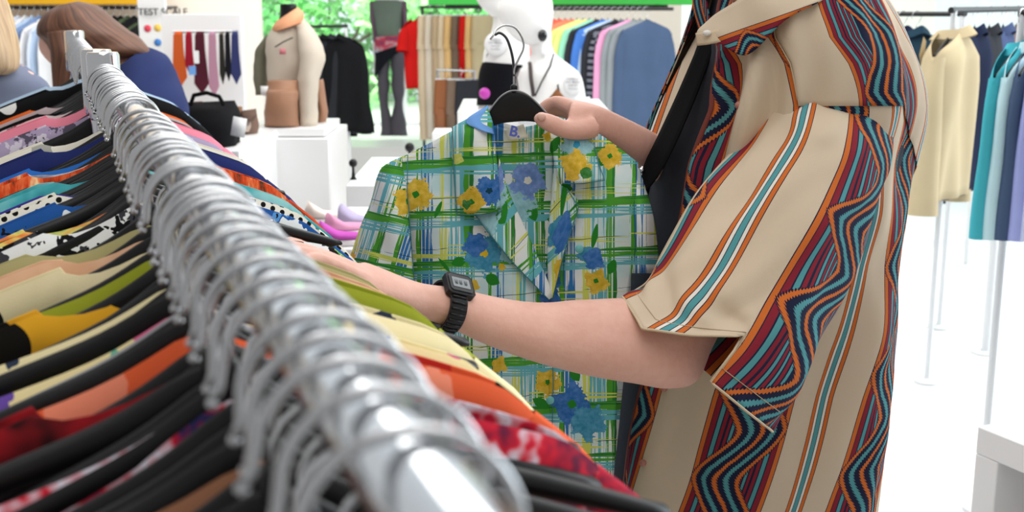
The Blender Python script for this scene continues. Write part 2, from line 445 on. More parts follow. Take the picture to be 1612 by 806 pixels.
def garment(name, cat, label, group, mat, loc, rz, kind='shirt', pmats=None, **kw):
    parts = garment_parts(kind, **kw); root = None
    for nm, me in parts:
        me2 = me.copy(); me2.materials.clear(); me2.materials.append((pmats or {}).get(nm, mat))
        o = bpy.data.objects.new(nm or name, me2); COL.objects.link(o)
        if nm is None:
            root = o; o.location = loc; o.rotation_euler = (0, 0, rz); tag(o, label, cat, group)
            md = o.modifiers.new('thickness', 'SOLIDIFY'); md.thickness = .0012; md.offset = 0
        else: o.parent = root
    return root

# ---------------------------------------------------------------- the two chrome rails in front
RX = .07; RZ = H - .108; RR = .0125
def rail_rack(label, x0, y0, x1, y1, z, posts):
    t = empty('clothes_rack', (x0, y0, 0), label, 'clothes rack'); d = Vector((x1 - x0, y1 - y0, 0))
    mb = MB(); mb.tube([(0, 0, z), tuple(d * .5 + Vector((0, 0, z))), tuple(d + Vector((0, 0, z)))], RR, 20); mb.build('hanging_rail', CHROME, t, sharp=40)
    for q in posts:
        p = d * q; mb = MB()
        mb.tube([(p.x, p.y, .06), (p.x, p.y, z - .012)], .0155, 20); mb.build('upright', CHROME, t, sharp=40)
        mb = MB(); mb.lathe([(.022, z - .07), (.0245, z - .066), (.0245, z + .026), (.022, z + .031), (.001, z + .032)], (p.x, p.y, 0), 24); mb.build('end_cap', CHROME, t, sharp=40)
        mb = MB(); mb.tube([(p.x - .26, p.y, .045), (p.x + .26, p.y, .045)], .016, 12)
        for s in (-.25, .25): mb.lathe([(.02, 0.001), (.022, .01), (.012, .03)], (p.x + s, p.y, 0), 12)
        mb.build('foot', CHROME, t, sharp=40)
    return t
rail_rack('chrome clothes rail crowded with hangers running away from the lens', RX, -.35, RX, 1.93, RZ, (.02, 1.0))
rail_rack('chrome clothes rail continuing behind the first one, ending by the brown-haired person', RX - .005, 2.0, RX - .015, 3.3, RZ, (.03, 1.0))

# colour of each printed garment on the rack
K = (16, 16, 18)
M_ = {
 'cream_leaf': blobs('cream_leaf_print', (236, 230, 214), [(120, 126, 120), (170, 170, 160), (236, 230, 214)], 16, .35),
 'navy': fab('navy_cotton', (38, 48, 104)), 'bright_blue': fab('bright_blue_cotton', (48, 112, 196)),
 'marble': tiedye('grey_marble_print', [(70, 74, 92), (196, 200, 212), (228, 228, 232), (120, 124, 140)], 9, (1, 1)),
 'orange_tiedye': tiedye('orange_tie_dye', [(70, 60, 40), (214, 70, 30), (240, 120, 70), (252, 214, 160)], 12, (4, 1)),
 'teal': tiedye('teal_wash', [(20, 120, 130), (80, 178, 184), (150, 210, 210)], 8, (1, 1)),
 'purple': blobs('purple_abstract_print', (66, 60, 150), [(230, 210, 230), (220, 130, 180), (40, 40, 110)], 26, .45),
 'polka': dots('black_dots_on_cream', (238, 234, 220), (20, 20, 20), .011, .28),
 'blue_abs': blobs('blue_abstract_print', (36, 88, 160), [(230, 236, 240), (20, 20, 30), (90, 150, 210)], 30, .45),
 'bw': blobs('black_white_print', (232, 232, 232), [(18, 18, 20), (60, 60, 66)], 40, .5),
 'khaki': fab('khaki_olive_cotton', (176, 168, 118)), 'peach': tiedye('peach_print', [(214, 160, 124), (230, 186, 152), (196, 132, 96)], 5, (1, 1)),
 'circles': blobs('cream_with_black_circles', (228, 214, 172), [(20, 20, 20), (228, 214, 172)], 14, .36, .002),
 'mustard': dots('mustard_with_black_dots', (226, 166, 40), (20, 18, 14), .085, .24),
 'olive': fab('olive_green_cotton', (150, 158, 44)), 'cream_marks': blobs('cream_with_dark_marks', (240, 226, 178), [(50, 60, 80), (240, 226, 178), (240, 200, 110)], 20, .2, .02),
 'yellow_purple': blobs('yellow_with_purple_motifs', (244, 226, 170), [(110, 80, 170), (226, 110, 150), (240, 160, 90), (120, 190, 160)], 24, .35),
 'coral': blobs('coral_with_black_print', (226, 96, 56), [(20, 18, 20), (238, 140, 110), (200, 50, 40)], 15, .5),
 'dark_red': tiedye('dark_red_print', [(12, 10, 12), (40, 14, 20), (150, 24, 32), (30, 12, 16)], 7, (1, 1)),
 'red_navy': tiedye('red_navy_paisley', [(28, 30, 62), (120, 24, 52), (200, 30, 50), (216, 214, 226), (196, 26, 48), (40, 40, 84)], 11, (1, 1)),
 'stripe_lining': stripes('red_navy_white_stripes', [(190, 30, 40), (230, 230, 236), (26, 28, 60), (30, 30, 40)], .009),
 'tan': fab('tan_brown_cotton', (150, 104, 78)), 'taupe': fab('taupe_cotton', (128, 104, 92)), 'cream_bottom': blobs('cream_soft_print', (226, 216, 196), [(190, 186, 180), (226, 216, 196), (206, 196, 170)], 9, .5),
 'black': fab('black_cotton', K), 'check': blobs('black_white_checks', (236, 236, 232), [(16, 16, 16), (220, 190, 40)], 34, .6, 0),
 'pinkgrey': fab('pale_grey_pink_cotton', (196, 176, 178)), 'pinkfloral': blobs('pink_floral_print', (232, 206, 206), [(200, 90, 90), (120, 90, 90), (240, 170, 160)], 40, .5),
 'navy_orange': blobs('navy_with_orange_print', (30, 36, 66), [(220, 100, 50), (30, 36, 66), (30, 36, 66)], 12, .5),
 'green_tropic': tiedye('green_orange_tropical', [(20, 130, 60), (60, 170, 90), (240, 220, 120), (240, 130, 60), (40, 160, 150)], 9, (1, 2)),
 'pink': fab('pink_jersey', (240, 140, 160)), 'paisley': blobs('grey_lilac_paisley', (176, 160, 190), [(90, 84, 100), (214, 206, 220), (60, 56, 70)], 44, .5),
 'daisy': blobs('black_with_white_daisies', (14, 14, 16), [(236, 236, 232), (14, 14, 16)], 15, .42, .004), 'pale_blue': fab('pale_blue_cotton', (190, 214, 236)),
 'white': fab('white_cotton', (232, 232, 232)), 'orange': fab('orange_cotton', (232, 110, 50)), 'light_blue_floral': blobs('light_blue_floral', (190, 206, 232), [(60, 90, 170), (240, 240, 240)], 30, .45),
}
# (Y along the rail, material, neck half width, skew, drop of the hook, label)
front = [
 (1.85, 'cream_leaf', .42, .0, 'cream shirt with grey leaf print beside the navy shirt on the front rail'),
 (1.765, 'navy', .40, .02, 'plain navy blue shirt between the cream leaf shirt and an uncovered hanger end'),
 (1.70, 'bright_blue', .5, .0, 'bright blue shirt showing left of the front rail near its far post'),
 (1.645, 'marble', .45, .03, 'grey and white marbled shirt left of the front rail'),
 (1.58, 'orange_tiedye', .50, .05, 'orange tie-dye shirt with dark streaks bulging right of the front rail'),
 (1.525, 'black', .46, .05, 'plain black shirt behind the teal one on the front rail'),
 (1.47, 'teal', .36, .07, 'teal washed shirt next to the orange tie-dye one'),
 (1.42, 'purple', .36, .09, 'purple shirt with pale abstract motifs beside the teal one'),
 (1.375, 'polka', .34, .11, 'cream shirt with small black polka dots above the hidden hand'),
 (1.335, 'blue_abs', .34, .12, 'blue shirt with white and black abstract print above the hidden hand'),
 (1.26, 'green_tropic', .5, .20, 'green and orange tropical shirt left of the front rail'),
 (1.215, 'bw', .42, .22, 'black and white printed shirt below the green tropical one'),
 (1.085, 'khaki', .44, -.24, 'khaki olive shirt wide open over a large black hanger left of the rail'),
 (1.03, 'peach', .36, -.20, 'peach tan shirt left of the front rail below the khaki one'),
 (.98, 'circles', .34, -.13, 'cream shirt with black circle outlines beside the peach one'),
 (.93, 'olive', .34, -.06, 'olive green shirt whose shoulder covers the reaching wrist'),
 (.875, 'mustard', .40, -.03, 'mustard yellow shirt with large black dots left of the front rail'),
 (.83, 'cream_marks', .36, .0, 'cream shirt with thin dark marks and yellow shoulder under the watch'),
 (.775, 'yellow_purple', .36, .0, 'pale yellow shirt with purple and pink motifs behind the coral one'),
 (.71, 'coral', .36, -.02, 'coral orange shirt with black print below the watch'),
 (.655, 'dark_red', .42, -.02, 'dark red and black shirt left of the front rail'),
 (.60, 'red_navy', .66, .03, 'red navy and white swirled shirt whose shoulder rests on a long black hanger'),
 (.50, 'tan', .42, -.02, 'tan brown shirt low left of the front rail'),
 (.44, 'cream_bottom', .62, -.05, 'cream shirt with faint grey print lowest at the front rail'),
 (.385, 'taupe', .50, .0, 'taupe shirt at the bottom left of the front rail'),
]
BULK = {'red_navy': (.034, .004), 'olive': (.022, .006), 'cream_marks': (.024, .006), 'orange_tiedye': (.030, .010), 'teal': (.024, .006), 'navy': (.030, .012), 'cream_leaf': (.030, .012), 'coral': (.024, .004), 'polka': (.018, .004), 'cream_bottom': (.03, .0),
        'daisy': (.05, .020), 'pink': (.035, .016), 'paisley': (.022, .008), 'pale_blue': (.03, .02)}
ASYM = {'coral': (.97, .36), 'yellow_purple': (.97, .36), 'cream_marks': (.95, .36), 'olive': (.95, .34), 'cream_bottom': (.97, .42), 'red_navy': (.97, .52), 'khaki': (.44, .5), 'peach': (.36, .5), 'circles': (.34, .5), 'mustard': (.40, .92), 'dark_red': (.42, .9), 'tan': (.42, .95), 'taupe': (.6, .95), 'green_tropic': (.5, .9), 'bw': (.42, .9)}
rnd = random.Random(11); used = []
for i, (y, m, nw, sk, lb) in enumerate(front):
    th, dz = BULK.get(m, (.015, 0))
    kw = dict(nwl=ASYM[m][0]) if m in ASYM else {}
    if m in ASYM: nw = ASYM[m][1]
    g_ = garment('patterned_shirt' if m not in ('navy', 'black', 'khaki', 'olive', 'tan', 'taupe', 'bright_blue') else 'plain_shirt', 'shirt', lb, 'shirts on the front rail', M_[m], (RX, y, RZ + dz), sk,
            kind='tee', L=.72, th=th, nw=nw, seed=i % 5, sl=.2, drop=.06, **kw)
    short = ' '.join(lb.split()[:12])
    hanger((RX, y, RZ), sk, 'black hanger under the %s' % short, 'loaded hangers on the front rail', tilt=rnd.uniform(-.05, .05), lean=rnd.uniform(-.05, .05)); used.append((y, sk))
# the other hooks, packed between
gh = hanger((RX, .735, RZ), .02, 'grey plastic hanger among the black ones left of the front rail', 'grey hanger on the front rail'); gb = BODY.copy(); gb.materials.clear(); gb.materials.append(plain('grey_plastic', (.28, .28, .30), .4, 0, .3)); gh.data = gb
y = .245; n = 0
ys = [q[0] for q in used]
def near_skew(y):
    a = sorted(used, key=lambda q: abs(q[0] - y))[0]; return a[1]
while y < 1.9:
    sp = .027 if y < 1.2 else .036
    if min(abs(y - q) for q in ys) > .010 and not (.655 < y < .705 or .73 < y < .765) and not (.90 < y < 1.23):
        hanger((RX + rnd.uniform(-.0015, .0015), y, RZ), near_skew(y) + rnd.uniform(-.03, .03) - (.16 if y < .57 else 0), 'bare black plastic hanger with steel hook packed between shirts on the front rail', 'bare hangers packed on the front rail', tilt=rnd.uniform(-.10, .10), lean=rnd.uniform(-.06, .06))
    y += sp * rnd.uniform(.9, 1.15)
back = [
 (2.09, 'paisley', .34, 'grey lilac paisley shirt below the pink one on the second rail'), (2.16, 'pink', .34, 'plain pink shirt with rounded shoulder on the second rail'),
 (2.24, 'white', .45, 'white shirt left of the second rail'), (2.31, 'navy_orange', .4, 'navy shirt with orange print left of the second rail'),
 (2.39, 'pinkfloral', .36, 'pink floral shirt left of the second rail'), (2.47, 'black', .4, 'black shirt between the pink floral and grey pink ones'),
 (2.55, 'pinkgrey', .34, 'pale grey pink shirt left of the second rail'), (2.63, 'orange', .5, 'orange shirt glimpsed left of the second rail'),
 (2.84, 'pale_blue', .3, 'pale blue shirt behind the daisy print one'), (2.74, 'daisy', .3, 'black shirt with large white daisies on the second rail'),
 (2.90, 'check', .34, 'black white and yellow checked shirt on the second rail'), (3.0, 'light_blue_floral', .4, 'light blue floral shirt near the far end of the second rail'),
 (3.1, 'black', .3, 'black shirt nearest the far end of the second rail'),
]
for i, (y, m, nw, lb) in enumerate(back):
    garment('patterned_shirt' if 'print' in lb or 'floral' in lb else 'plain_shirt', 'shirt', lb, 'shirts on the second rail', M_[m], (RX - .01, y, RZ + BULK.get(m, (0, 0))[1]), rnd.uniform(-.05, .05), kind='tee', L=.7, th=BULK.get(m, (.012, 0))[0], nw=nw, seed=i % 5, sl=.2)
    hanger((RX - .01, y, RZ), 0, 'black hanger under the %s' % ' '.join(lb.split()[:12]), 'loaded hangers on the second rail')
y = 2.06
while y < 3.24:
    if min(abs(y - q[0]) for q in back) > .012:
        hanger((RX - .01, y, RZ), rnd.uniform(-.06, .06), 'bare black plastic hanger with steel hook packed on the second rail', 'bare hangers packed on the second rail')
    y += .036 * rnd.uniform(.85, 1.2)
# ---------------------------------------------------------------- shop floor behind the rails
def gx(px, py, g): return P(px, py, g)
def block(name, label, cat, px0, px1, g, dep, ztop, mat=WHITE, zbot=0.0, group=None, py=0, rot=0, bevel=.004):
    a = P(px0, py, g); b = P(px1, py, g); mb = MB(); mb.box((0, 0, 0), ((b - a).length, dep, ztop - zbot))
    o = mb.build(name, mat, bevel=bevel, sharp=30); c = (a + b) / 2 + GF * dep / 2; o.location = (c.x, c.y, (ztop + zbot) / 2); o.rotation_euler = (0, 0, -YAW + rot)
    if label: tag(o, label, cat, group)
    return o
DARKM = plain('black_steel', (.012, .012, .014), .4, 0, .5)
def rail(label, p0, p1, mat=DARKM, rad=.012, floor=True, name='clothes_rail', post=None, reach=0):
    p0 = Vector(p0); p1 = Vector(p1); t = empty(name, (p0.x, p0.y, 0), label, 'clothes rail'); mb = MB()
    mb.tube([(0, 0, p0.z), tuple((p1 - p0) * .5 + Vector((0, 0, p0.z))), tuple(p1 - p0 + Vector((0, 0, p0.z)))], rad, 12); mb.build('bar', mat, t, sharp=40)
    if reach:
        for q in (.02, .98):
            mb = MB(); c = (p1 - p0) * q + Vector((0, 0, p0.z)); mb.tube([c, c + GF * reach], rad * .8, 8); mb.build('wall_arm', mat, t, sharp=40)
    if floor:
        d = p1 - p0
        for q in (.02, .98):
            mb = MB(); c = d * q; mb.tube([(c.x, c.y, 0), (c.x, c.y, p0.z)], .012, 10); mb.lathe([(.05 if post else .13, .001), (.05 if post else .13, .01), (.02, .02)], (c.x, c.y, 0), 16); mb.build('upright', post or mat, t, sharp=40)
    return t
ORD = ['first', 'second', 'third', 'fourth', 'fifth', 'sixth']
def hang_row(items, p0, p1, alpha, group, hgroup, hlabel):
    al = [it[4] for it in items]; items = [(f, m, nm, cat, lb if al.count(lb) == 1 else '%s from the left, %s' % (ORD[al[:i].count(lb)], lb), kw) for i, (f, m, nm, cat, lb, kw) in enumerate(items)]
    """items: (fraction along the rail, material, object name, category, label, kwargs)"""
    p0 = Vector(p0); p1 = Vector(p1)
    for i, (f, m, nm, cat, lb, kw) in enumerate(items):
        kw = dict(kw); k = kw.pop('kind', 'shirt'); a = alpha + math.radians(((i * 37) % 9) - 4)
        kw.setdefault('th', .03); kw.setdefault('nw', .3); loc = p0 + (p1 - p0) * f
        garment(nm, cat, lb, group, m, loc, -YAW + a, kind=k, seed=i % 5, **kw)
        hanger(loc, -YAW + a, 'hanger under the %s' % ' '.join(lb.split()[:13]), hgroup)
# trousers hanging full length
def trousers(label, mat, loc, rz, L=1.05, wd=.15, group='trousers on the back rail', name='trousers'):
    t = empty(name, loc, label, 'trousers', group, rz)
    mb = MB(); rows = []
    for k in range(8):
        q = k / 7; rows.append([Vector((wd * (1 + .15 * q) * math.cos(a), .035 * math.sin(a) + .006 * math.sin(a * 5), -.07 - .27 * q)) for a in [2 * math.pi * j / 24 for j in range(24)]])
    mb.grid(rows, None, True); mb.build('waist', mat, t)
    for s in (-1, 1):
        mb = MB(); mb.tube([(s * wd * .5, 0, -.30), (s * wd * .52, .01, -.6), (s * wd * .5, 0, -.07 - L)], [(wd * .58, .035), (wd * .5, .035), (wd * .5, .03)], 18, cap=False, flat=(1, 0, 0)); mb.build('leg', mat, t)
    mb = MB(); mb.box((0, 0, -.07), (2 * wd, .012, .015)); mb.tube([(0, 0, -.07), (0, 0, -.03), (.02, 0, -.01), (0, 0, .02), (-.02, 0, 0)], .003, 6); mb.build('clip_bar', WIRE, t)
    return t
C = {k: fab('cloth_' + k, v) for k, v in dict(white=(226, 228, 232), sky=(176, 198, 226), pale=(206, 216, 232), denim=(120, 146, 190), black=(22, 23, 26), charcoal=(46, 48, 54), red=(206, 28, 26), cream=(214, 196, 168), sand=(190, 168, 138),
     ochre=(226, 186, 128), brown=(146, 96, 58), taupe=(120, 102, 88), coral=(238, 96, 76), salmon=(248, 130, 100), lime=(222, 228, 140), mint=(150, 220, 190), blue=(70, 120, 200), greyblue=(72, 90, 120), navy=(24, 34, 60),
     grey=(140, 148, 154), pink=(228, 160, 200), beige=(196, 180, 146), teal=(70, 176, 190), aqua=(190, 224, 232), lilac=(160, 170, 226), lavender=(200, 208, 240), green=(120, 170, 110), slate=(36, 62, 78), stone=(216, 206, 190), orange=(230, 150, 110),
     maroon=(90, 28, 44), steel=(70, 84, 120), olive=(70, 82, 60), plum=(120, 90, 110)).items()}
STRIPED = stripes('grey_black_knit_stripes', [(110, 114, 126), (30, 32, 42)], .022, False)
# A: light shirts and dark garments on the left wall
p0, p1 = P(-160, 12, 8.6), P(262, 12, 8.6); rail('black wall rail of light shirts under the yellow shelf', p0, p1, floor=False, reach=.42)
its = []
cols = ['white', 'sky', 'white', 'pale', 'white', 'sky', 'denim', 'white', 'pale', 'sky', 'white']
for i, c in enumerate(cols):
    its.append((.36 + i * .026, C[c], 'light_shirt', 'shirt', '%s shirt hanging behind the brown-haired person' % {'white': 'white', 'sky': 'light blue', 'pale': 'pale grey blue', 'denim': 'denim blue'}[c], dict(L=.72, sl=.5, th=.02)))
for i in range(8):
    its.append((.77 + i * .025, C['black'] if i % 3 else C['olive'], 'dark_blouse', 'blouse', '%s blouse on the rail beside the lettered board' % ('black' if i % 3 else 'dark olive'), dict(L=.6, sl=.3, th=.02)))
hang_row(its, p0, p1, math.radians(62), 'garments on the left wall rail', 'hangers on the left wall rail', 'small dark hanger on the left wall rail under the yellow shelf')
# B: lettered board and tie display
def text(body, parent, loc, size, mat, ext=.002, off=0, space=1, rz=-YAW, align='CENTER', name='lettering'):
    cu = bpy.data.curves.new(name, 'FONT'); cu.body = body; cu.size = size; cu.offset = off; cu.space_line = space; cu.extrude = ext; cu.align_x = align; cu.align_y = 'CENTER'
    cu.materials.append(mat); tmp = bpy.data.objects.new(name, cu); COL.objects.link(tmp); bpy.context.view_layer.update()
    me = bpy.data.meshes.new_from_object(tmp.evaluated_get(bpy.context.evaluated_depsgraph_get())); bpy.data.objects.remove(tmp)
    o = bpy.data.objects.new(name, me); COL.objects.link(o); o.parent = parent
    o.location = loc; o.rotation_euler = (math.pi / 2, 0, rz); return o
INK = plain('black_ink', (.02, .02, .02), .7)
bd = block('lettered_board', 'white board reading TEST SCALE with a yellow and a blue dot', 'sign', 218, 262, 7.6, .03, H + .02, zbot=.0, py=40)
t = text('TEST SCALE', bd, (.075, -.035, 0), .058, INK, off=.0006, rz=0); t.location.z = P(240, 19, 7.6).z - bd.location.z
def disc(parent, off, r, mat, name='dot'):
    mb = MB(); mb.lathe([(r, -.002), (r, .002)], n=24); o = mb.build(name, mat, parent); o.location = off; o.rotation_euler = (math.pi / 2, 0, 0); return o
for px, py, c in ((247, 44, (240, 200, 90)), (247, 67, (70, 130, 200)), (231, 45, (220, 70, 90))):
    q = P(px, py, 7.58); l = bd.location; d = q - Vector(l); disc(bd, (d.dot(RT), -.018, d.z), .022, plain('dot_%d' % py, srgb(*c), .6))
sp = block('tie_display_panel', 'white freestanding panel behind the hanging ties', 'panel', 256, 381, 7.3, .04, P(300, 22, 7.3).z, py=60)
tp0, tp1 = P(272, 50, 7.1), P(366, 50, 7.1)
tr = rail('thin silver rail carrying ties on the white panel', tp0, tp1, CHROME, .008, floor=False, name='tie_rail')
mb = MB()
for f in (.04, .96):
    a = (tp1 - tp0) * f + Vector((0, 0, tp0.z)); mb.tube([a, a + GF * .2], .006, 8)
mb.build('bracket', CHROME, tr)
def tie(px0, px1, py1, mat, label, n=7.06):
    t0 = P((px0 + px1) / 2, 54, n); L = t0.z - P(0, py1, n).z; w_ = (P(px1, 60, n) - P(px0, 60, n)).length / 2
    mb = MB(); out = [(-w_ * .55, 0), (w_ * .55, 0), (w_, -L + .06), (0, -L), (-w_, -L + .06)]
    mb.prism(out, -.008, .004); o = mb.build('necktie', mat, bevel=.002, sharp=30); o.location = t0; o.rotation_euler = (0, 0, -YAW); tag(o, label, 'tie', 'ties on the white panel')
    m2 = MB(); m2.tube([(0, .0, -.005), (0, .02, .015), (0, .034, -.004), (0, .034, -L * .6)], (w_ * .5, .003), 10, flat=(1, 0, 0)); m2.build('tail', mat, o)
for a in [(268, 291, 138, fab('tie_orange', (196, 88, 40)), 'rust orange tie at the left end of the display'), (289, 303, 118, fab('tie_crimson', (150, 26, 44)), 'crimson tie beside the rust orange one'),
          (302, 325, 148, fab('tie_maroon', (78, 30, 42)), 'wide dark maroon tie in the display'), (325, 341, 152, blobs('tie_pattern', (176, 130, 150), [(200, 60, 70), (110, 120, 160)], 26, .45), 'lilac tie with red ring pattern'),
          (343, 352, 133, dots('tie_dotted', (40, 38, 34), (180, 170, 140), .02, .3), 'narrow black tie with pale dots'), (352, 362, 128, fab('tie_black', (20, 20, 26)), 'plain black tie right of the dotted one'),
          (361, 377, 133, fab('tie_navy', (50, 56, 100)), 'navy tie at the right end of the display')]: tie(*a)
block('price_card', 'small white card hanging among the ties', 'card', 305, 313, 7.0, .004, P(0, 80, 7.0).z, zbot=P(0, 100, 7.0).z, py=90, bevel=.001)
block('price_card', 'small light blue card beside the crimson tie', 'card', 297, 308, 7.0, .004, P(0, 104, 7.0).z, mat=plain('blue_card', srgb(110, 160, 220)), zbot=P(0, 118, 7.0).z, py=110, bevel=.001)
# D: black coats by the window
p0, p1 = P(480, 42, 9.8), P(546, 41, 9.4); rail('black floor rail of black coats in front of the garden window', p0, p1, post=ALU)
hang_row([(.15 + i * .19, C['black'] if i % 2 == 0 else C['charcoal'], 'black_coat', 'coat', 'black coat on the rail in front of the garden window', dict(kind='jacket', L=.80 + .04 * (i == 2), sl=.62, th=.05, wx=2.6)) for i in range(5)], p0, p1, math.radians(-38), 'black coats by the garden window', 'hangers of the black coats', 'black hanger holding a black coat by the garden window')
# F: red top and trousers
p0, p1 = P(662, 11, 10.2), P(790, 11, 10.2); rail('black rail of trousers between the window and the green shelf', p0, p1)
hang_row([(-.02, C['red'], 'red_tunic', 'tunic', 'bright red tunic at the left end of the trouser rail', dict(kind='tee', L=.66, sl=.16, th=.05, wx=-1))], p0, p1, math.radians(62), 'red garments on the trouser rail', 'hangers on the trouser rail', 'dark hanger on the trouser rail')
for f, c, L, lb in [(.13, 'cream', 1.02, 'cream wide-leg trousers at the left of the trouser rail'), (.22, 'stone', 1.0, 'pale stone trousers on the trouser rail'), (.31, 'sand', .98, 'sand coloured trousers beside the pale stone pair'),
                    (.38, 'cream', .9, 'cream trousers next to the ochre pair'), (.46, 'ochre', .8, 'ochre yellow trousers on the trouser rail'), (.545, 'taupe', .8, 'taupe trousers between ochre and red garments'),
                    (.79, 'beige', .8, 'beige trousers right of the red one'), (.71, 'ochre', .66, 'light ochre trousers beside the red pair')]:
    trousers(lb, C[c], p0 + (p1 - p0) * f, -YAW + math.radians(50), L)
trousers('red trousers hanging among beige ones on the trouser rail', C['red'], p0 + (p1 - p0) * .64, -YAW + math.radians(50), .52)
q0, q1 = P(688, 110, 9.7), P(748, 112, 9.7); rail('clear lower rail with brown leather pieces under the trouser rail', q0, q1, CHROME, .009)
for f, c, L, lb in [(.3, 'brown', .5, 'glossy brown leather trousers on the lower rail'), (.62, 'taupe', .42, 'dark taupe trousers on the lower rail'), (.85, 'charcoal', .42, 'charcoal trousers at the right of the lower rail')]:
    trousers(lb, plain('brown_leather', srgb(140, 84, 46), .35, 0, .5) if c == 'brown' else C[c], q0 + (q1 - q0) * f, -YAW + math.radians(30), L, .12, 'pieces on the lower rail')
# H: sweaters under the green shelf
p0, p1 = P(850, 14, 8.9), P(1060, 14, 8.5); rail('black rail of coloured sweaters under the green shelf', p0, p1, floor=False, reach=1.0)
sw = ['coral', 'coral', 'salmon', 'salmon', 'lime', 'lime', 'mint', 'charcoal', 'blue', 'sky', 'charcoal', None, 'pink', 'grey', 'grey', 'greyblue']
nm = dict(coral='coral red', salmon='salmon', lime='pale lime', mint='mint green', charcoal='charcoal', blue='blue', sky='light blue', pink='pink', grey='grey', greyblue='grey blue')
its = []
for i, c in enumerate(sw):
    lb = 'dark sweater with grey stripes on the rail under the green shelf' if c is None else ('wide grey blue sweater hanging frontmost on the sweater rail' if c == 'greyblue' else '%s sweater on the rail under the green shelf%s' % (nm[c], {7: ' beside the mint one', 10: ' between light blue and striped ones', 13: ' next to the pink one', 14: ' touching the frontmost grey blue one'}.get(i, '')))
    its.append((.10 + i * .047, STRIPED if c is None else C[c], 'sweater', 'sweater', lb, dict(kind='tee', L=.74 + (.12 if c == 'greyblue' else 0), sl=.56, th=.04, drop=.02, nw=.26)))
hang_row(its, p0, p1, math.radians(26), 'sweaters under the green shelf', 'hangers on the sweater rail', 'black hanger on the sweater rail under the green shelf')
mb = MB()
sh = block('shelf_ledge', 'dark wood ledge just above the sweater rail', 'shelf', 700, 1052, 9.2, .2, P(0, 8, 9.2).z, DARKM, zbot=P(0, 14, 9.2).z)
# I: right hand racks in front of the bright window
p0, p1 = P(1325, 22, 6.4), P(1520, 22, 5.6); rail('black floor rail of dark jackets behind the striped shirt', p0, p1, post=ALU)
hang_row([(.2, C['lime'], 'light_jacket', 'jacket', 'pale green jacket at the left of the dark jacket rail', dict(kind='jacket', L=.6, sl=.5, th=.04)), (.30, C['mint'], 'light_jacket', 'jacket', 'sea green jacket beside the pale green one', dict(kind='jacket', L=.7, sl=.5, th=.04)),
          (.42, C['slate'], 'dark_jacket', 'jacket', 'dark slate jacket on the rail right of the sea green one', dict(kind='jacket', L=.9, sl=.6, th=.05)),
          (.53, C['navy'], 'dark_jacket', 'jacket', 'navy jacket in the middle of the dark jacket rail', dict(kind='jacket', L=.95, sl=.6, th=.05)),
          (.64, C['slate'], 'dark_jacket', 'jacket', 'long dark slate coat left of the beige blazer', dict(kind='jacket', L=.92, sl=.62, th=.05))],
         p0, p1, math.radians(15), 'jackets on the dark rail', 'hangers on the dark jacket rail', 'black hanger on the dark jacket rail')
p0, p1 = P(1497, 16, 4.75), P(1700, 12, 6.0); rail('black floor rail of blazers at the right edge', p0, p1, post=ALU)
its = [(.02, C['beige'], 'beige_blazer', 'blazer', 'beige blazer with lapels hanging frontmost at the blazer rail', dict(kind='jacket', L=.72, sl=.58, th=.07, nw=.2))]
hang_row(its, p0, p1, math.radians(58), 'blazers by the window', 'hangers on the blazer rail', 'black hanger of a blazer on the right rail')
its = []
for i, (c, lb) in enumerate([('navy', 'navy suit jacket directly behind the beige blazer'), ('charcoal', 'charcoal suit jacket right of the navy one'), ('steel', 'steel blue suit jacket behind the beige blazer'), ('taupe', 'taupe grey suit jacket on the blazer rail'), ('plum', 'plum grey suit jacket on the blazer rail'), ('navy', 'navy suit jacket furthest along the blazer rail')]):
    its.append((.16 + i * .10, C[c], 'suit_jacket', 'suit jacket', lb, dict(kind='jacket', L=.72, sl=.55, th=.04, nw=.22)))
hang_row(its, p0, p1, math.radians(52), 'suit jackets on the blazer rail', 'hangers on the blazer rail', 'black hanger of a suit jacket on the right rail')
p0, p1 = P(1604, 22, 3.5), P(1900, -4, 3.2); rail('black floor rail of teal and lilac shirts cut by the right edge', p0, p1, post=ALU)
its = []
for i, (c, lb) in enumerate([('teal', 'bright teal shirt frontmost at the right edge of the shop'), ('aqua', 'pale aqua shirt behind the teal one at the right edge'), ('greyblue', 'grey blue shirt between pale aqua and lilac shirts'), ('lilac', 'lilac shirt at the right edge'), ('lavender', 'pale lavender shirt at the right edge, longest in the row')]):
    its.append((.02 + i * .062, C[c], 'long_shirt', 'shirt', lb, dict(kind='shirt', L=.46 + .035 * i, sl=.42, th=.035, nw=.26)))
hang_row(its, p0, p1, math.radians(56), 'shirts at the right edge', 'hangers at the right edge', 'dark hanger of a shirt at the right edge')
for px, g, lb in ((1416, 5.6, 'slim white metal post standing on the bright floor nearest the striped shirt'), (1530, 7.0, 'slim white metal post under the beige blazer'), (1572, 5.2, 'slim white metal post under the lilac shirts')):
    a = P(px, 300, g); mb = MB(); mb.tube([(0, 0, .01), (0, 0, P(px, 260, g).z)], .018, 12); mb.lathe([(.06, 0), (.06, .008), (.02, .014)], n=16)
    o = mb.build('metal_post', ALU, sharp=40); o.location = (a.x, a.y, 0); tag(o, lb, 'post', 'slim posts by the window')
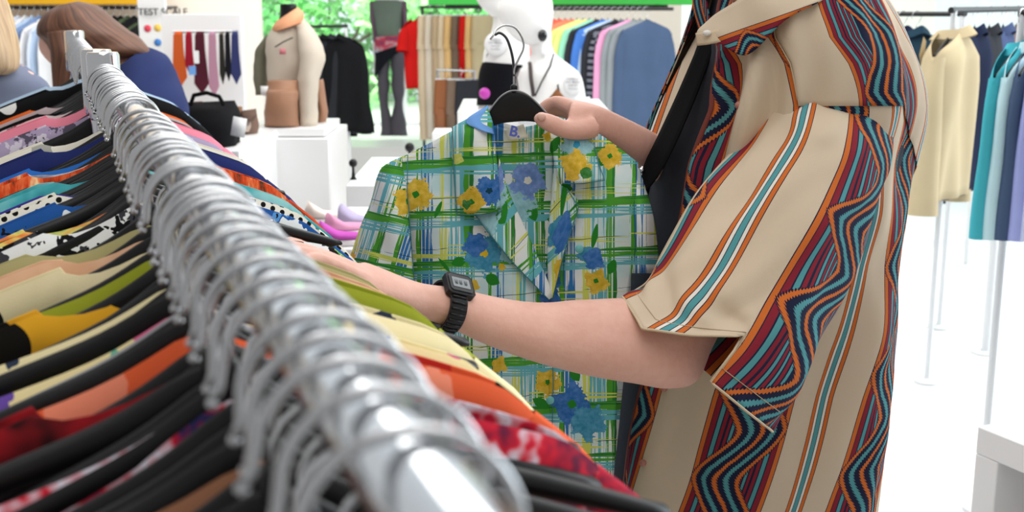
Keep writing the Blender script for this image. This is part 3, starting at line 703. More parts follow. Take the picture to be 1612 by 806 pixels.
# J: white open frame table at lower right
def frame_table():
    g = 2.62; a = P(1539, 671, g); z = a.z; b = a + RT * .62 * math.cos(1.12) - GF * .62 * math.sin(1.12) * 1
    ux = (b - a); ux.z = 0; ux.normalize(); uy = Vector((-ux.y, ux.x, 0)); t = empty('side_table', (a.x, a.y, 0), 'white open box-frame side table on the bright floor at lower right', 'table')
    w_ = .065; Wt, Dt = .75, .60
    M = Matrix((ux.to_4d(), uy.to_4d(), Vector((0, 0, 1)).to_4d(), Vector((0, 0, 0, 1)))).transposed(); M[0][3] = M[1][3] = M[2][3] = 0; M[3][0] = M[3][1] = M[3][2] = 0
    mb = MB(); mb.box((Wt / 2, Dt / 2, z - w_ / 2), (Wt, Dt, w_), M); mb.build('tabletop', WHITE, t, bevel=.003, sharp=30)
    for x in (w_ / 2, Wt - w_ / 2):
        mb = MB(); mb.box((x, Dt / 2, (z - w_) / 2), (w_, Dt, z - w_ - .001), M); mb.build('side_panel', WHITE, t, bevel=.003, sharp=30)
    mb = MB(); mb.box((Wt / 2, Dt - .02, (z - w_) / 2), (Wt - 2 * w_ - .002, .02, z - w_ - .002), M); mb.build('back_panel', plain('pale_grey_laminate', (.6, .6, .61), .5), t, sharp=30)
frame_table()
# K: plinths and low tables
bp = block('display_plinth', 'tall white plinth carrying the canvas jacket bust', 'plinth', 378, 517, 5.1, .6, P(450, 218, 5.1).z, py=218)
bp2 = block('plinth_slab', 'white slab lying on the tall plinth under the jacket bust', 'slab', 385, 512, 5.14, .45, P(450, 202, 5.14).z, zbot=P(450, 217, 5.1).z + .001, py=210)
block('display_table', 'white low table behind the plaid shirt with shoes on it', 'table', 545, 760, 4.3, .8, P(600, 292, 4.3).z, py=300)
block('low_platform', 'low white platform holding magenta shoes', 'platform', 478, 720, 3.3, .7, P(0, 392, 3.3).z, py=380)
block('window_bench', 'low white bench far back under the garden window', 'bench', 505, 820, 10.8, .6, P(0, 232, 10.8).z, py=230)
# shoes and small goods
def shoe(px, py, g, L, mat, label, rz=0, grp='shoes on the low platform'):
    p = P(px, py, g); o = empty('shoe', p, label, 'shoe', grp, -YAW + rz)
    mb = MB(); rows = []
    for k in range(13):
        q = k / 12; x = (q - .5) * L; hw_ = .035 * (1 - .9 * abs(q - .45) ** 3 * 4) * (1 if q > .05 else .6); hz = .03 + .035 * max(0, 1 - q * 2.2) - .012 * q
        if k in (0, 12): hw_ *= .4; hz *= .5
        rows.append([Vector((x, hw_ * math.cos(a), .014 + max(-.002, hz * (math.sin(a) * .5 + .5)))) for a in [2 * math.pi * j / 16 for j in range(16)]])
    mb.grid(rows, None, True, True, True); mb.build('upper', mat, o)
    mb = MB(); mb.prism([(-L / 2, 0), (L / 2, 0), (L / 2 + .004, .008), (L / 2, .016), (-L / 2, .018)], -.034, .034); mb.build('sole', plain('pale_rubber', (.75, .72, .72), .6), o, bevel=.006)
MAG = fab('magenta_suede', (190, 84, 176)); zt = P(0, 392, 3.3).z
def on(px, z, g):
    q = P(px, 400, g); return (q.x, q.y, z)
for px, g, m, lb, rz in ((536, 3.36, MAG, 'magenta shoe on the low white platform', .2), (546, 3.5, fab('rose_suede', (214, 150, 180)), 'rose pink shoe behind the magenta one', .5), (565, 3.62, fab('lilac_suede', (180, 170, 200)), 'lilac grey shoe at the back of the low platform', -.3), (515, 3.7, fab('cream_leather', (230, 216, 206)), 'cream shoe at the back left of the low platform', .4)):
    p = on(px, zt + .001, g); q = P(px, 400, g); shoe(px, 400, g, .13, m, lb, rz); o = [x for x in COL.objects if x.name.startswith('shoe')][-1]
for o in COL.objects:
    if o.name.startswith('shoe') and o.type == 'EMPTY': o.location.z = zt + .001
ztt = P(600, 292, 4.3).z
for px, g, lb, r in ((557, 4.45, 'small black knob-headed object on the white table left of the plaid shirt', .016), (646, 4.9, 'small black ball ornament above the plaid shirt shoulder', .02)):
    q = P(px, 300, g); mb = MB(); mb.lathe([(r * .9, 0), (r * .5, .008), (r * .3, .03), (r * .3, .045)], n=16); mb.ball((0, 0, .045 + r), r, 14)
    o = mb.build('ball_ornament', BLACKP); o.location = (q.x, q.y, ztt); tag(o, lb, 'ornament', 'black ornaments on the display table')
# C: dressed bust with canvas jacket on the plinth
def on_top(name, label, cat): return empty(name, (0, 0, 0), label, cat)
CANV = plain('canvas_cream', srgb(206, 194, 178), .9, bump=.3, var=.06); LEATH = plain('tan_leather', srgb(160, 118, 92), .5, var=.2); RIB = fab('orange_rib', (236, 170, 130))
bt = empty('dressed_bust', P(452, 203, 5.35), 'headless black bust wearing a cream canvas jacket with pink patch on the white plinth', 'mannequin')
def S(name, mat, parent, rows, n=24, m=None, disp=None, solid=0, **k):
    mb = MB(); sil(mb, rows, n, m, disp, **k); o = mb.build(name, mat, None, solid=solid); return place(o, parent)
def wr(amp, fr):
    def f(q, th, t, d):
        nn = noise.noise(q * fr) + .5 * noise.noise(q * fr * 2.3); return q + d.normalized() * amp * nn
    return f
S('neck', BLACKP, bt, [(441, 6, 466, 6, 5.4, .05), (441, 22, 468, 22, 5.4, .05), (436, 60, 474, 60, 5.4, .07), (430, 195, 484, 201, 5.4, .08)], cap=(True, True))
S('jacket', CANV, bt, [(438, 34, 474, 28, 5.4, .05), (428, 46, 484, 44, 5.4, .08), (420, 64, 490, 66, 5.4, .10), (418, 95, 492, 96, 5.4, .11), (421, 128, 490, 130, 5.4, .115), (424, 140, 488, 142, 5.4, .11)], disp=wr(.012, 9))
S('collar', RIB, bt, [(436, 34, 468, 12, 5.38, .06), (430, 44, 477, 22, 5.38, .08), (434, 50, 474, 36, 5.38, .085)], cap=(False, False), solid=.006)
S('sleeve', CANV, bt, [(466, 40, 484, 34, 5.34, .04), (468, 60, 502, 62, 5.3, .06), (470, 95, 511, 96, 5.28, .07), (468, 130, 502, 132, 5.26, .06), (468, 165, 500, 166, 5.26, .055), (470, 199, 499, 199, 5.26, .05)], disp=wr(.012, 10))
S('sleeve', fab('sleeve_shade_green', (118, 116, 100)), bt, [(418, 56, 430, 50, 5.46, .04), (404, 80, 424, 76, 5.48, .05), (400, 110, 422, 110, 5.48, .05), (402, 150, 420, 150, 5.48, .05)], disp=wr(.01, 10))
mb = MB(); a = P(445, 81, 5.262); mb.box((0, 0, 0), (.026, .004, .024)); o = mb.build('logo_patch', plain('pink_patch', srgb(214, 130, 140)), None); o.location = a; o.rotation_euler = (0, 0, -YAW); place(o, bt)
mb = MB(); mb.tube([P(433, 74, 5.29), P(446, 66, 5.262), P(461, 59, 5.275)], .003, 6); place(mb.build('pocket_zip', DARKM), bt)
S('waist_bag', LEATH, bt, [(422, 126, 470, 126, 5.24, .05), (421, 142, 470, 142, 5.22, .06), (420, 145, 470, 145, 5.2, .07), (416, 172, 470, 174, 5.2, .085), (417, 199, 472, 200, 5.22, .075)], disp=wr(.008, 14))
S('side_pouch', LEATH, bt, [(497, 128, 508, 124, 5.42, .04), (498, 150, 512, 150, 5.42, .05), (500, 178, 517, 180, 5.42, .05), (496, 196, 510, 199, 5.42, .04)], disp=wr(.01, 14))
tg = MB(); tg.box((0, 0, 0), (.035, .003, .04)); o = tg.build('paper_tag', WHITE, None); o.location = P(417, 143, 5.2); o.rotation_euler = (0, 0, -YAW); place(o, bt)
# bags and leather goods left of the plinth
bg = empty('black_tote_bag', P(322, 232, 4.6), 'soft black tote bag slumped left of the white plinth', 'bag')
S('bag_body', fab('black_nylon', (20, 20, 22)), bg, [(282, 162, 368, 158, 4.6, .06), (280, 180, 372, 176, 4.6, .12), (290, 215, 378, 210, 4.6, .14), (296, 262, 376, 255, 4.6, .12)], disp=wr(.03, 8))
mb = MB(); mb.tube([P(300, 165, 4.5), P(305, 150, 4.48), P(325, 146, 4.47), P(345, 152, 4.48), P(352, 165, 4.5)], .008, 8); place(mb.build('handle', fab('black_nylon2', (16, 16, 18))), bg)
mb = MB(); mb.box((0, 0, 0), (.05, .004, .07)); o = mb.build('price_tag', WHITE, None); o.location = P(376, 200, 4.4); o.rotation_euler = (0, .2, -YAW); place(o, bg)
block('goods_table', 'white table with bags left of the tall plinth', 'table', 255, 377, 4.4, .9, P(320, 232, 4.5).z, py=240)
for i, (px, py, c, w_) in enumerate(((300, 160, (120, 78, 60), .10), (392, 172, (120, 96, 84), .06), (385, 190, (210, 190, 176), .05), (368, 168, (150, 110, 84), .06), (275, 176, (90, 96, 104), .07))):
    p = P(px, py + 20, 5.0); o = empty('folded_pouch', p, ['flat brown leather pouch behind the black tote', 'dark brown leather purse at the left foot of the jacket bust', 'pale cream purse in front of the dark brown one', 'tan leather purse right behind the black tote', 'grey cloth pouch left of the black tote'][i], 'pouch', 'small leather goods by the plinth')
    S('pouch_body', fab('pouch_%d' % i, c), o, [(px - w_ * 180, py + 3, px + w_ * 180, py, 5.0, .03), (px - w_ * 200, py + 12, px + w_ * 200, py + 10, 5.0, .06), (px - w_ * 200, py + 26, px + w_ * 200, py + 24, 5.0, .06), (px - w_ * 190, py + 42, px + w_ * 190, py + 40, 5.0, .05)], disp=wr(.015, 12))
    S('flap', fab('pouch_flap_%d' % i, tuple(int(v * .85) for v in c)), o, [(px - w_ * 185, py + 2, px + w_ * 185, py - 1, 4.96, .03), (px - w_ * 195, py + 10, px + w_ * 195, py + 9, 4.93, .03), (px - w_ * 120, py + 18, px + w_ * 120, py + 18, 4.92, .03)])
# E: headless full mannequin by the window
fmn = empty('dressed_mannequin', B(P(612, 0, 13.9).dot(RT), 13.9, 0), 'headless standing mannequin in green grey sweater, hip scarf and flared grey jeans', 'mannequin')
g = 13.4
S('mannequin_body', MANNEQUIN, fmn, [(606, -16, 620, -16, g, .05), (603, -6, 624, -6, g, .06), (592, 1, 634, 1, g, .1), (592, 30, 633, 30, g, .12), (594, 60, 632, 60, g, .12), (592, 80, 634, 80, g, .12)])
S('sweater', fab('sage_sweater', (112, 126, 116)), fmn, [(594, 0, 632, 0, g, .13), (588, 6, 638, 6, g, .15), (590, 30, 634, 30, g, .16), (592, 56, 634, 56, g, .15), (590, 64, 636, 62, g, .15)], disp=wr(.02, 5))
S('sleeve', fab('plum_check', (120, 96, 116)), fmn, [(582, 2, 593, 2, g, .06), (582, 25, 592, 25, g, .07), (586, 50, 594, 50, g, .06), (587, 66, 594, 66, g, .05)])
S('sleeve', fab('plum_check2', (112, 88, 106)), fmn, [(630, 2, 640, 2, g, .06), (633, 25, 641, 25, g, .07), (634, 50, 641, 50, g, .06), (634, 66, 640, 66, g, .05)])
S('hip_scarf', tiedye('scarf_print', [(90, 70, 110), (200, 70, 90), (190, 190, 200), (90, 120, 170)], 6, (1, 1)), fmn, [(591, 58, 634, 56, g, .17), (589, 66, 636, 62, g, .18), (589, 84, 636, 68, g, .18)], disp=wr(.02, 6))
S('wrap_skirt', fab('black_wrap', (24, 26, 34)), fmn, [(590, 76, 636, 66, g, .165), (589, 100, 638, 76, g, .17), (590, 122, 620, 84, g, .165)], disp=wr(.02, 6))
for a, b_, c_, d_ in ((591, 614, 601, 620), (613, 638, 614, 640)):
    S('trouser_leg', fab('grey_denim', (92, 88, 98)), fmn, [(a + 1, 80, b_, 82, g, .11), (a + 4, 130, b_ - 2, 130, g, .09), (a + 7, 165, b_ - 3, 165, g, .085), (c_ - 1, 195, d_ - 1, 195, g, .1), (c_ - 2, 214, d_ + 1, 214, g, .13)], disp=wr(.015, 6))
S('arm', MANNEQUIN, fmn, [(586, 64, 593, 64, g, .04), (588, 100, 594, 100, g, .035), (588, 118, 593, 118, g, .03)]); S('arm', MANNEQUIN, fmn, [(635, 64, 640, 64, g, .04), (635, 100, 641, 100, g, .035), (634, 140, 640, 142, g, .03)])
# G: white display heads on a table
hb = block('bust_table', 'table under the two white display busts', 'table', 720, 960, 5.5, .7, P(830, 172, 5.6).z, py=200)
def bust(label, rows, head, extra):
    o = empty('dressed_bust', P(rows[-1][0] / 2 + rows[-1][2] / 2, rows[-1][1], rows[-1][4]), label, 'mannequin', 'white display busts')
    S('bust_body', MANNEQUIN, o, rows, 28); S('head', MANNEQUIN, o, head, 28)
    for f in extra: f(o)
    return o
def strap(pts, r, mat, name):
    return lambda o: place((lambda mb: (mb.tube([P(*p) for p in pts], r, 8), mb.build(name, mat))[1])(MB()), o)
def sl(name, mat, rows, **k): return lambda o: S(name, mat, o, rows, 24, **k)
def label_disc(px, py, g, rx, rz, txt):
    def f(o):
        mb = MB(); mb.grid([[Vector((rx * c * math.cos(2 * math.pi * j / 28), -.001 if c else -.0012, rz * c * math.sin(2 * math.pi * j / 28))) for j in range(28)] for c in (0.001, 1)], None, True)
        q = mb.build('round_label', WHITE, None, solid=.0015); q.location = P(px, py, g); q.rotation_euler = (0, 0, -YAW); place(q, o)
        t = text(txt, None, P(px, py, g - .004), .011, plain('grey_ink', (.3, .3, .34), .7), .0004, space=1.3, name='small_print'); place(t, o)
    return f
BLK = fab('black_knit_top', (16, 17, 22))
bust('white bust in a black bandeau top with a magenta ball charm',
     [(774, 8, 820, 10, 5.7, .05), (776, 36, 828, 40, 5.7, .055), (770, 60, 832, 64, 5.7, .065), (762, 80, 834, 84, 5.7, .085), (759, 102, 832, 106, 5.7, .095), (757, 128, 824, 130, 5.7, .09), (754, 162, 820, 164, 5.7, .085), (752, 175, 822, 176, 5.7, .085)],
     [(770, -58, 810, -58, 5.7, .05), (752, -44, 822, -44, 5.7, .09), (744, -18, 826, -18, 5.7, .105), (750, 0, 824, 2, 5.7, .095), (760, 14, 818, 16, 5.7, .08), (774, 26, 816, 28, 5.7, .05)],
     [sl('bandeau_top', BLK, [(760, 97, 831, 103, 5.7, .10), (755, 110, 830, 112, 5.7, .105), (752, 130, 826, 132, 5.7, .105), (750, 166, 822, 166, 5.7, .1)]), label_disc(780, 70, 5.61, .052, .055, 'PLEASE DO\nNOT TOUCH\nDISPLAY\nMODELS'),
      lambda o: place((lambda mb: (mb.ball(P(763, 147, 5.55), .026, 20), mb.build('ball_charm', plain('magenta_gloss', srgb(200, 70, 180), .2)))[1])(MB()), o),
      strap([(765, 97, 5.66), (768, 86, 5.65), (772, 74, 5.64)], .004, BLK, 'strap')])
bust('white bust with large black earring, dark cords and bronze pendant',
     [(826, 44, 868, 50, 5.4, .05), (832, 66, 869, 72, 5.4, .05), (836, 84, 876, 86, 5.4, .055), (828, 100, 894, 100, 5.4, .07), (814, 114, 911, 114, 5.4, .085), (812, 130, 918, 130, 5.4, .09), (816, 165, 924, 165, 5.4, .09), (818, 185, 926, 185, 5.4, .085)],
     [(816, -24, 846, -26, 5.4, .05), (798, -14, 862, -20, 5.4, .09), (786, 4, 869, 0, 5.4, .108), (782, 20, 871, 20, 5.4, .11), (790, 36, 869, 40, 5.4, .10), (800, 50, 866, 56, 5.4, .085), (812, 62, 864, 68, 5.4, .06), (826, 70, 860, 76, 5.4, .03)],
     [strap([(872, 84, 5.33), (866, 104, 5.32), (852, 130, 5.30), (842, 152, 5.30)], .0035, BLK, 'cord'), strap([(834, 98, 5.33), (836, 125, 5.31), (840, 152, 5.30)], .009, fab('taupe_strap', (78, 70, 70)), 'cord'),
      strap([(893, 107, 5.36), (880, 118, 5.34), (878, 136, 5.31), (882, 150, 5.31)], .0035, BLK, 'cord'), strap([(818, 108, 5.36), (813, 122, 5.33), (816, 145, 5.31)], .004, fab('taupe_strap2', (90, 84, 84)), 'cord'),
      sl('pendant', plain('bronze', srgb(140, 92, 60), .4, .5), [(876, 140, 878, 140, 5.31, .004), (868, 150, 886, 150, 5.31, .01), (864, 154, 890, 155, 5.31, .008)]),
      lambda o: place((lambda mb: (mb.ball(P(854, 56, 5.30), (.022, .012, .026), 18), mb.build('earring', plain('black_gloss', (.01, .01, .012), .08, 0, .6)))[1])(MB()), o),
      lambda o: place((lambda mb: (mb.ball(P(856, 78, 5.33), (.018, .006, .025), 14), mb.build('paper_tag', WHITE))[1])(MB()), o),
      label_disc(902, 132, 5.30, .042, .055, 'PLEASE DO\nNOT TOUCH\nDISPLAY\nMODELS'), sl('white_wrap', C['white'], [(816, 166, 928, 152, 5.4, .105), (816, 176, 930, 168, 5.4, .11), (818, 195, 932, 195, 5.4, .11)], disp=wr(.01, 14))])
block('price_card', 'white price card with a small black figure left of the plaid collar', 'card', 724, 752, 5.2, .004, P(0, 168, 5.2).z, zbot=P(0, 200, 5.2).z, py=180, bevel=.001)
block('price_card_ledge', 'small white ledge under the price card', 'ledge', 680, 745, 5.2, .2, P(0, 209, 5.2).z, zbot=P(0, 222, 5.2).z, py=215)
# L: two people in the distance
HAIRB = Mat('brown_hair', .45, 0, .4)
def hairmat(name, c0, c1):
    m = Mat(name, .5, 0, .35); u, v = m.uv(); n = m.noise(1, 3, m.vec(u * 160, v * 5), .6); return m.out(m.mix(((n - .3) * 2.2).clamp(), srgb(*c0), srgb(*c1)))
HB = hairmat('brown_hair_strands', (58, 36, 28), (140, 96, 72)); HL = hairmat('blonde_hair_strands', (150, 116, 86), (220, 190, 150))
pw = MB(); g = 4.1
sil(pw, [(70, 36, 105, 20, g, .04), (64, 60, 140, 40, g, .085), (68, 84, 170, 62, g, .095), (100, 112, 185, 74, g, .08), (150, 120, 204, 84, g, .06), (176, 128, 224, 84, g, .08), (178, 160, 262, 110, g, .15), (172, 205, 280, 180, g, .15), (170, 290, 276, 290, g, .14), (168, 380, 280, 380, g, .15), (172, 520, 278, 520, g, .13), (180, 668, 270, 668, g + .05, .12)], 24, 40)
sil(pw, [(200, 110, 250, 120, g - .12, .05), (190, 170, 235, 180, g - .15, .045), (150, 230, 170, 255, g - .3, .035), (120, 240, 132, 262, g - .4, .03)], 14)
woman = pw.build('person', SKIN); tag(woman, 'person with long brown hair bending over in a navy shirt behind the second rail', 'person')
S('hair', HB, woman, [(92, 8, 122, 2, g - .02, .04), (70, 24, 150, 10, g - .02, .095), (60, 50, 172, 26, g - .03, .12), (74, 66, 200, 48, g - .03, .125), (84, 84, 218, 60, g - .03, .11), (110, 92, 232, 74, g - .04, .09), (170, 92, 238, 84, g - .04, .05)], 32, 40, disp=wr(.004, 20))
S('hair_lock', HB, woman, [(74, 50, 112, 46, g - .13, .03), (80, 80, 120, 84, g - .15, .04), (82, 110, 112, 112, g - .15, .035), (84, 140, 106, 142, g - .15, .025)], 20, 24)
S('shirt', fab('navy_shirt', (40, 50, 92)), woman, [(176, 112, 226, 76, g - .02, .10), (172, 140, 256, 90, g - .03, .19), (168, 165, 274, 120, g - .03, .235), (162, 205, 292, 180, g - .03, .24), (160, 300, 288, 300, g - .03, .2)], 28, 30, disp=wr(.012, 9), cap=(False, False))
S('trousers', C['navy'], woman, [(166, 295, 282, 295, g, .165), (164, 380, 284, 380, g, .165), (168, 520, 282, 520, g, .15), (176, 662, 274, 662, g + .05, .14)], 24, 12)
pw = MB(); g = 3.3
sil(pw, [(-60, -20, -10, -20, g, .06), (-70, 10, 0, 10, g, .09), (-66, 50, 2, 50, g, .09), (-50, 80, -6, 84, g, .06), (-90, 105, 40, 108, g, .1), (-110, 150, 66, 150, g, .13), (-110, 300, 60, 300, g, .12), (-100, 820, 50, 820, g, .12)], 24, 30)
p2_ = pw.build('person', SKIN); tag(p2_, 'person with long blonde hair in a grey blue jacket, cut by the left edge', 'person')
S('hair', HL, p2_, [(-70, -30, -5, -30, g - .05, .08), (-76, 10, 6, 8, g - .08, .11), (-70, 60, 22, 60, g - .1, .11), (-60, 104, 26, 104, g - .12, .09), (-50, 118, 10, 118, g - .12, .05)], 28, 30, disp=wr(.004, 20))
S('jacket', fab('grey_blue_jacket', (112, 118, 138)), p2_, [(-70, 96, 20, 96, g, .12), (-100, 106, 46, 112, g, .15), (-120, 150, 74, 150, g, .17), (-120, 300, 72, 300, g, .16)], 28, 24, disp=wr(.012, 9), cap=(False, False))
S('trousers', C['charcoal'], p2_, [(-115, 295, 66, 295, g, .15), (-105, 810, 58, 810, g, .14)], 20, 8)
# ---------------------------------------------------------------- the shopper in the patterned shirt
def remesh(mb, name, mat, vox=.0035, smooth=4):
    me = mb.mesh(name); o = bpy.data.objects.new(name, me); COL.objects.link(o)
    r = o.modifiers.new('r', 'REMESH'); r.mode = 'VOXEL'; r.voxel_size = vox; r.use_smooth_shade = True
    s = o.modifiers.new('s', 'SMOOTH'); s.iterations = smooth; s.factor = .5
    bpy.context.view_layer.update()
    m2 = bpy.data.meshes.new_from_object(o.evaluated_get(bpy.context.evaluated_depsgraph_get()))
    o.modifiers.clear(); o.data = m2; m2.materials.clear(); m2.materials.append(mat); m2.polygons.foreach_set('use_smooth', [True] * len(m2.polygons)); m2.name = name
    return o
GB = 1.80
TORSO = [  # py, L, R (shirt silhouette), b
 (-88, 1120, 1232, .07), (-66, 1104, 1290, .13), (-36, 1100, 1350, .175), (0, 1104, 1374, .195), (60, 1084, 1403, .21), (130, 1058, 1434, .215), (190, 1034, 1442, .215), (260, 1010, 1434, .21), (340, 992, 1422, .21),
 (420, 978, 1404, .205), (520, 968, 1397, .205), (620, 962, 1391, .205), (720, 956, 1384, .205), (830, 950, 1368, .205), (960, 944, 1352, .205)]
bm_ = MB()
# trunk, neck and head
trunk = [(1150, y_, 1208, y_, GB, .06) for y_ in ()]
rows = [(L + 34 if y > -60 else L + 10, y, R - 22 if y > -60 else R - 8, y, GB, max(b - .045, .05)) for y, L, R, b in TORSO]
rows = [(1108, -150, 1190, -130, GB - .02, .058), (1118, -105, 1206, -96, GB, .062)] + rows[1:] + [(965, 1050, 1345, 1050, GB, .17), (975, 1150, 1330, 1150, GB, .16)]
sil(bm_, rows, 32, 60)
sil(bm_, [(1090, -342, 1150, -345, GB - .03, .05), (1046, -325, 1200, -330, GB - .03, .095), (1018, -275, 1226, -285, GB - .03, .115), (1014, -225, 1226, -240, GB - .03, .115), (1026, -180, 1212, -190, GB - .03, .10), (1044, -140, 1196, -150, GB - .03, .085), (1070, -112, 1190, -118, GB - .03, .06)], 32, 28)
sil(bm_, [(1016, -238, 1030, -240, GB - .03, .01), (996, -212, 1032, -214, GB - .03, .018), (1004, -204, 1036, -204, GB - .03, .02), (1024, -198, 1040, -198, GB - .03, .01)], 14, 10)     # nose
sil(bm_, [(1024, -176, 1050, -178, GB - .03, .022), (1020, -168, 1050, -170, GB - .03, .028), (1024, -160, 1050, -162, GB - .03, .024), (1022, -152, 1052, -154, GB - .03, .026), (1034, -142, 1056, -144, GB - .03, .015)], 14, 12)  # lips
for sgn in (-1, 1): sil(bm_, [(1118, -250, 1138, -252, GB - .03 - sgn * .115, .008), (1112, -235, 1146, -240, GB - .03 - sgn * .12, .012), (1116, -210, 1142, -212, GB - .03 - sgn * .12, .012), (1120, -194, 1134, -194, GB - .03 - sgn * .112, .007)], 14, 12)
# near arm, reaching to the rail
arm = [(1330, 120, 1200, 150, 1.70, .05), (1318, 185, 1190, 215, 1.665, .062), (1280, 265, 1162, 300, 1.62, .062), (1232, 350, 1122, 372, 1.57, .058), (1172, 450, 1082, 425, 1.51, .053), (1122, 540, 1040, 458, 1.47, .05), (1096, 598, 1008, 470, 1.45, .049), (1050, 610, 975, 470, 1.435, .048), (1000, 602, 940, 472, 1.42, .048),
       (940, 592, 900, 474, 1.405, .048), (880, 578, 862, 478, 1.39, .046), (820, 560, 822, 476, 1.372, .042), (765, 540, 780, 469, 1.355, .037), (722, 521, 742, 460, 1.34, .032), (690, 508, 708, 453, 1.33, .029), (665, 498, 680, 450, 1.32, .029), (640, 486, 655, 446, 1.305, .033), (610, 474, 625, 436, 1.29, .038), (580, 460, 596, 425, 1.275, .041), (556, 448, 570, 416, 1.265, .040)]
sil(bm_, arm, 28, 90)
def finger(pts, radii, n=12):
    """pts (px,py,g) root to tip"""
    A = crom(pts, 22); rr = np.interp(np.linspace(0, 1, 22), np.linspace(0, 1, len(radii)), radii); path = [P(*a) for a in A]
    d = (path[-1] - path[-2]).normalized(); r_ = list(rr)
    for k in (1, 2, 3): path.append(path[21] + d * rr[-1] * (.35 * k)); r_.append(rr[-1] * (.9, .7, .35)[k - 1])
    bm_.tube(path, [float(v) for v in r_], n)
for dg, (tx, ty), r0, c in ((-.030, (470, 416), .0082, 4), (-.011, (448, 402), .0092, 0), (.009, (440, 393), .0095, -2), (.029, (446, 388), .0092, -3)):
    finger([(600, 450 + c, 1.285 + dg * .7), (562, 432 + c, 1.267 + dg), (530, 416 + c, 1.252 + dg), (500, 405 + c, 1.24 + dg), (tx + 12, ty - 4, 1.228 + dg), (tx, ty + 4, 1.222 + dg)], [r0 * 1.12, r0 * 1.14, r0 * .98, r0 * 1.02, r0 * .9, r0 * .82])
finger([(650, 470, 1.325), (622, 466, 1.325), (590, 458, 1.33), (560, 448, 1.325), (540, 440, 1.318)], [.014, .0135, .0115, .011, .0095])
# far arm, hand pinching the hanger
far = [(1270, 20, 1290, 120, 1.96, .06), (1200, 100, 1200, 210, 1.93, .055), (1130, 190, 1110, 292, 1.88, .048), (1080, 228, 1060, 300, 1.82, .043), (1048, 218, 1020, 278, 1.76, .039), (1018, 202, 992, 262, 1.72, .036), (990, 188, 966, 244, 1.69, .031), (965, 176, 948, 230, 1.668, .028), (942, 166, 928, 222, 1.655, .031), (920, 160, 908, 214, 1.65, .037), (900, 157, 890, 208, 1.648, .038)]
sil(bm_, far, 26, 60)
finger([(935, 200, 1.625), (912, 204, 1.612), (888, 203, 1.604), (866, 194, 1.600), (853, 188, 1.600)], [.0155, .0145, .0125, .0122, .0105])
for pts, r0 in (([(925, 178, 1.66), (898, 168, 1.668), (876, 161, 1.685), (858, 168, 1.692), (850, 180, 1.69)], .0095), ([(920, 186, 1.68), (893, 172, 1.69), (872, 172, 1.70), (862, 186, 1.70), (864, 200, 1.695)], .0098),
                ([(920, 196, 1.69), (896, 186, 1.705), (878, 190, 1.712), (872, 206, 1.708), (878, 218, 1.70)], .0094), ([(922, 206, 1.695), (902, 200, 1.71), (888, 208, 1.715), (884, 220, 1.71), (890, 230, 1.705)], .0085)):
    finger(pts, [r0 * 1.2, r0 * 1.15, r0, r0 * .95, r0 * .8])
for s in (-1, 1):   # legs down to the floor
    c = P(1160, 1150, GB); x = c + GF * s * .095; bm_.tube([x + Vector((0, 0, .06)), Vector((x.x, x.y, .55)), Vector((x.x, x.y, .45)), Vector((x.x, x.y, .09))], [.095, .072, .062, .042], 20)
man = remesh(bm_, 'person', SKIN, .0036, 3)
tag(man, 'person in a zigzag-striped beige shirt holding up a green plaid shirt', 'person')
# nails
NAIL = plain('fingernail', srgb(232, 186, 170), .3, 0, .5)
mb = MB(); mb.ball(P(852, 184, 1.5885), (.0062, .0028, .0052), 12, Matrix.Rotation(-YAW, 3, 'Z')); mb.build('thumbnail', NAIL, man)

# pattern of the shirt: beige ground, triple stripe, band of stripes around a zigzag
def ethnic(name, phase, bA=.11, bw=.15, bB=.08, zper=.15, zoff=0.0, zamp=.19, lw=1.0):
    """cloth print: beige with a triple stripe, a zigzag band, plain beige, a zigzag band"""
    m = Mat(name, .88, 0, .15, .3, 1400); u, v = m.uv(); per = bA + bB + 2 * bw; s = (u + phase) % per
    BE, OR, RD, TE, NV, WH = srgb(212, 194, 170), srgb(204, 108, 48), srgb(134, 38, 52), srgb(84, 150, 156), srgb(30, 34, 60), srgb(228, 222, 212)
    nz = m.noise(9, 3); col = m.mix(nz, tuple(c * .93 for c in BE), BE)
    tc = (s - bA * .5).abs()
    col = m.mix(tc.lt(.0118), col, WH); col = m.mix((tc - .0100).abs().lt(.0031), col, NV); col = m.mix((tc - .0100).abs().lt(.0022), col, OR)
    col = m.mix(tc.lt(.0036), col, NV); col = m.mix(tc.lt(.0028), col, TE)
    s2 = (s - (bA + bw + bB)).gt(0) * (bw + bB)            # second band folds onto the first
    q = (s - bA - s2) / bw; e = q.min(1.0 - q) * bw; inb = q.gt(0) * q.lt(1); bc = m.c(NV)
    tri = ((v + zoff) / zper).pp(.5) * 2; sm = (tri - .5) * 2; sm = sm * (1.35 - .35 * (sm * sm))
    for lo, hi, cc in ((.0012, .0072, OR), (.0082, .0150, RD), (.0166, .0222, TE), (.0238, .0286, RD), (.0316, .0352, RD), (.0370, .0406, TE), (.0422, .0456, RD), (.0472, .0496, TE), (.0512, .0546, RD), (.0562, .0590, TE)):
        bc = m.mix(e.gt(lo) * e.lt(hi), bc, cc)
    saw = (((v + u * .4) * 250) % 1 - .5) * .0030
    f = (q - .5) * bw - sm * zamp * bw + saw + (m.noise(60, 2, m.vec(u, v)) - .5) * .004
    bc = m.mix(f.abs().lt((.0330 + .0072) * lw), bc, NV)
    for cen, cc in ((-.0345, OR), (-.0172, TE), (0, OR), (.0172, TE), (.0345, OR)): bc = m.mix((f - cen * lw).abs().lt((.0034 if cc == OR else .0040) * lw), bc, cc)
    return m.out(m.mix(inb, col, bc))
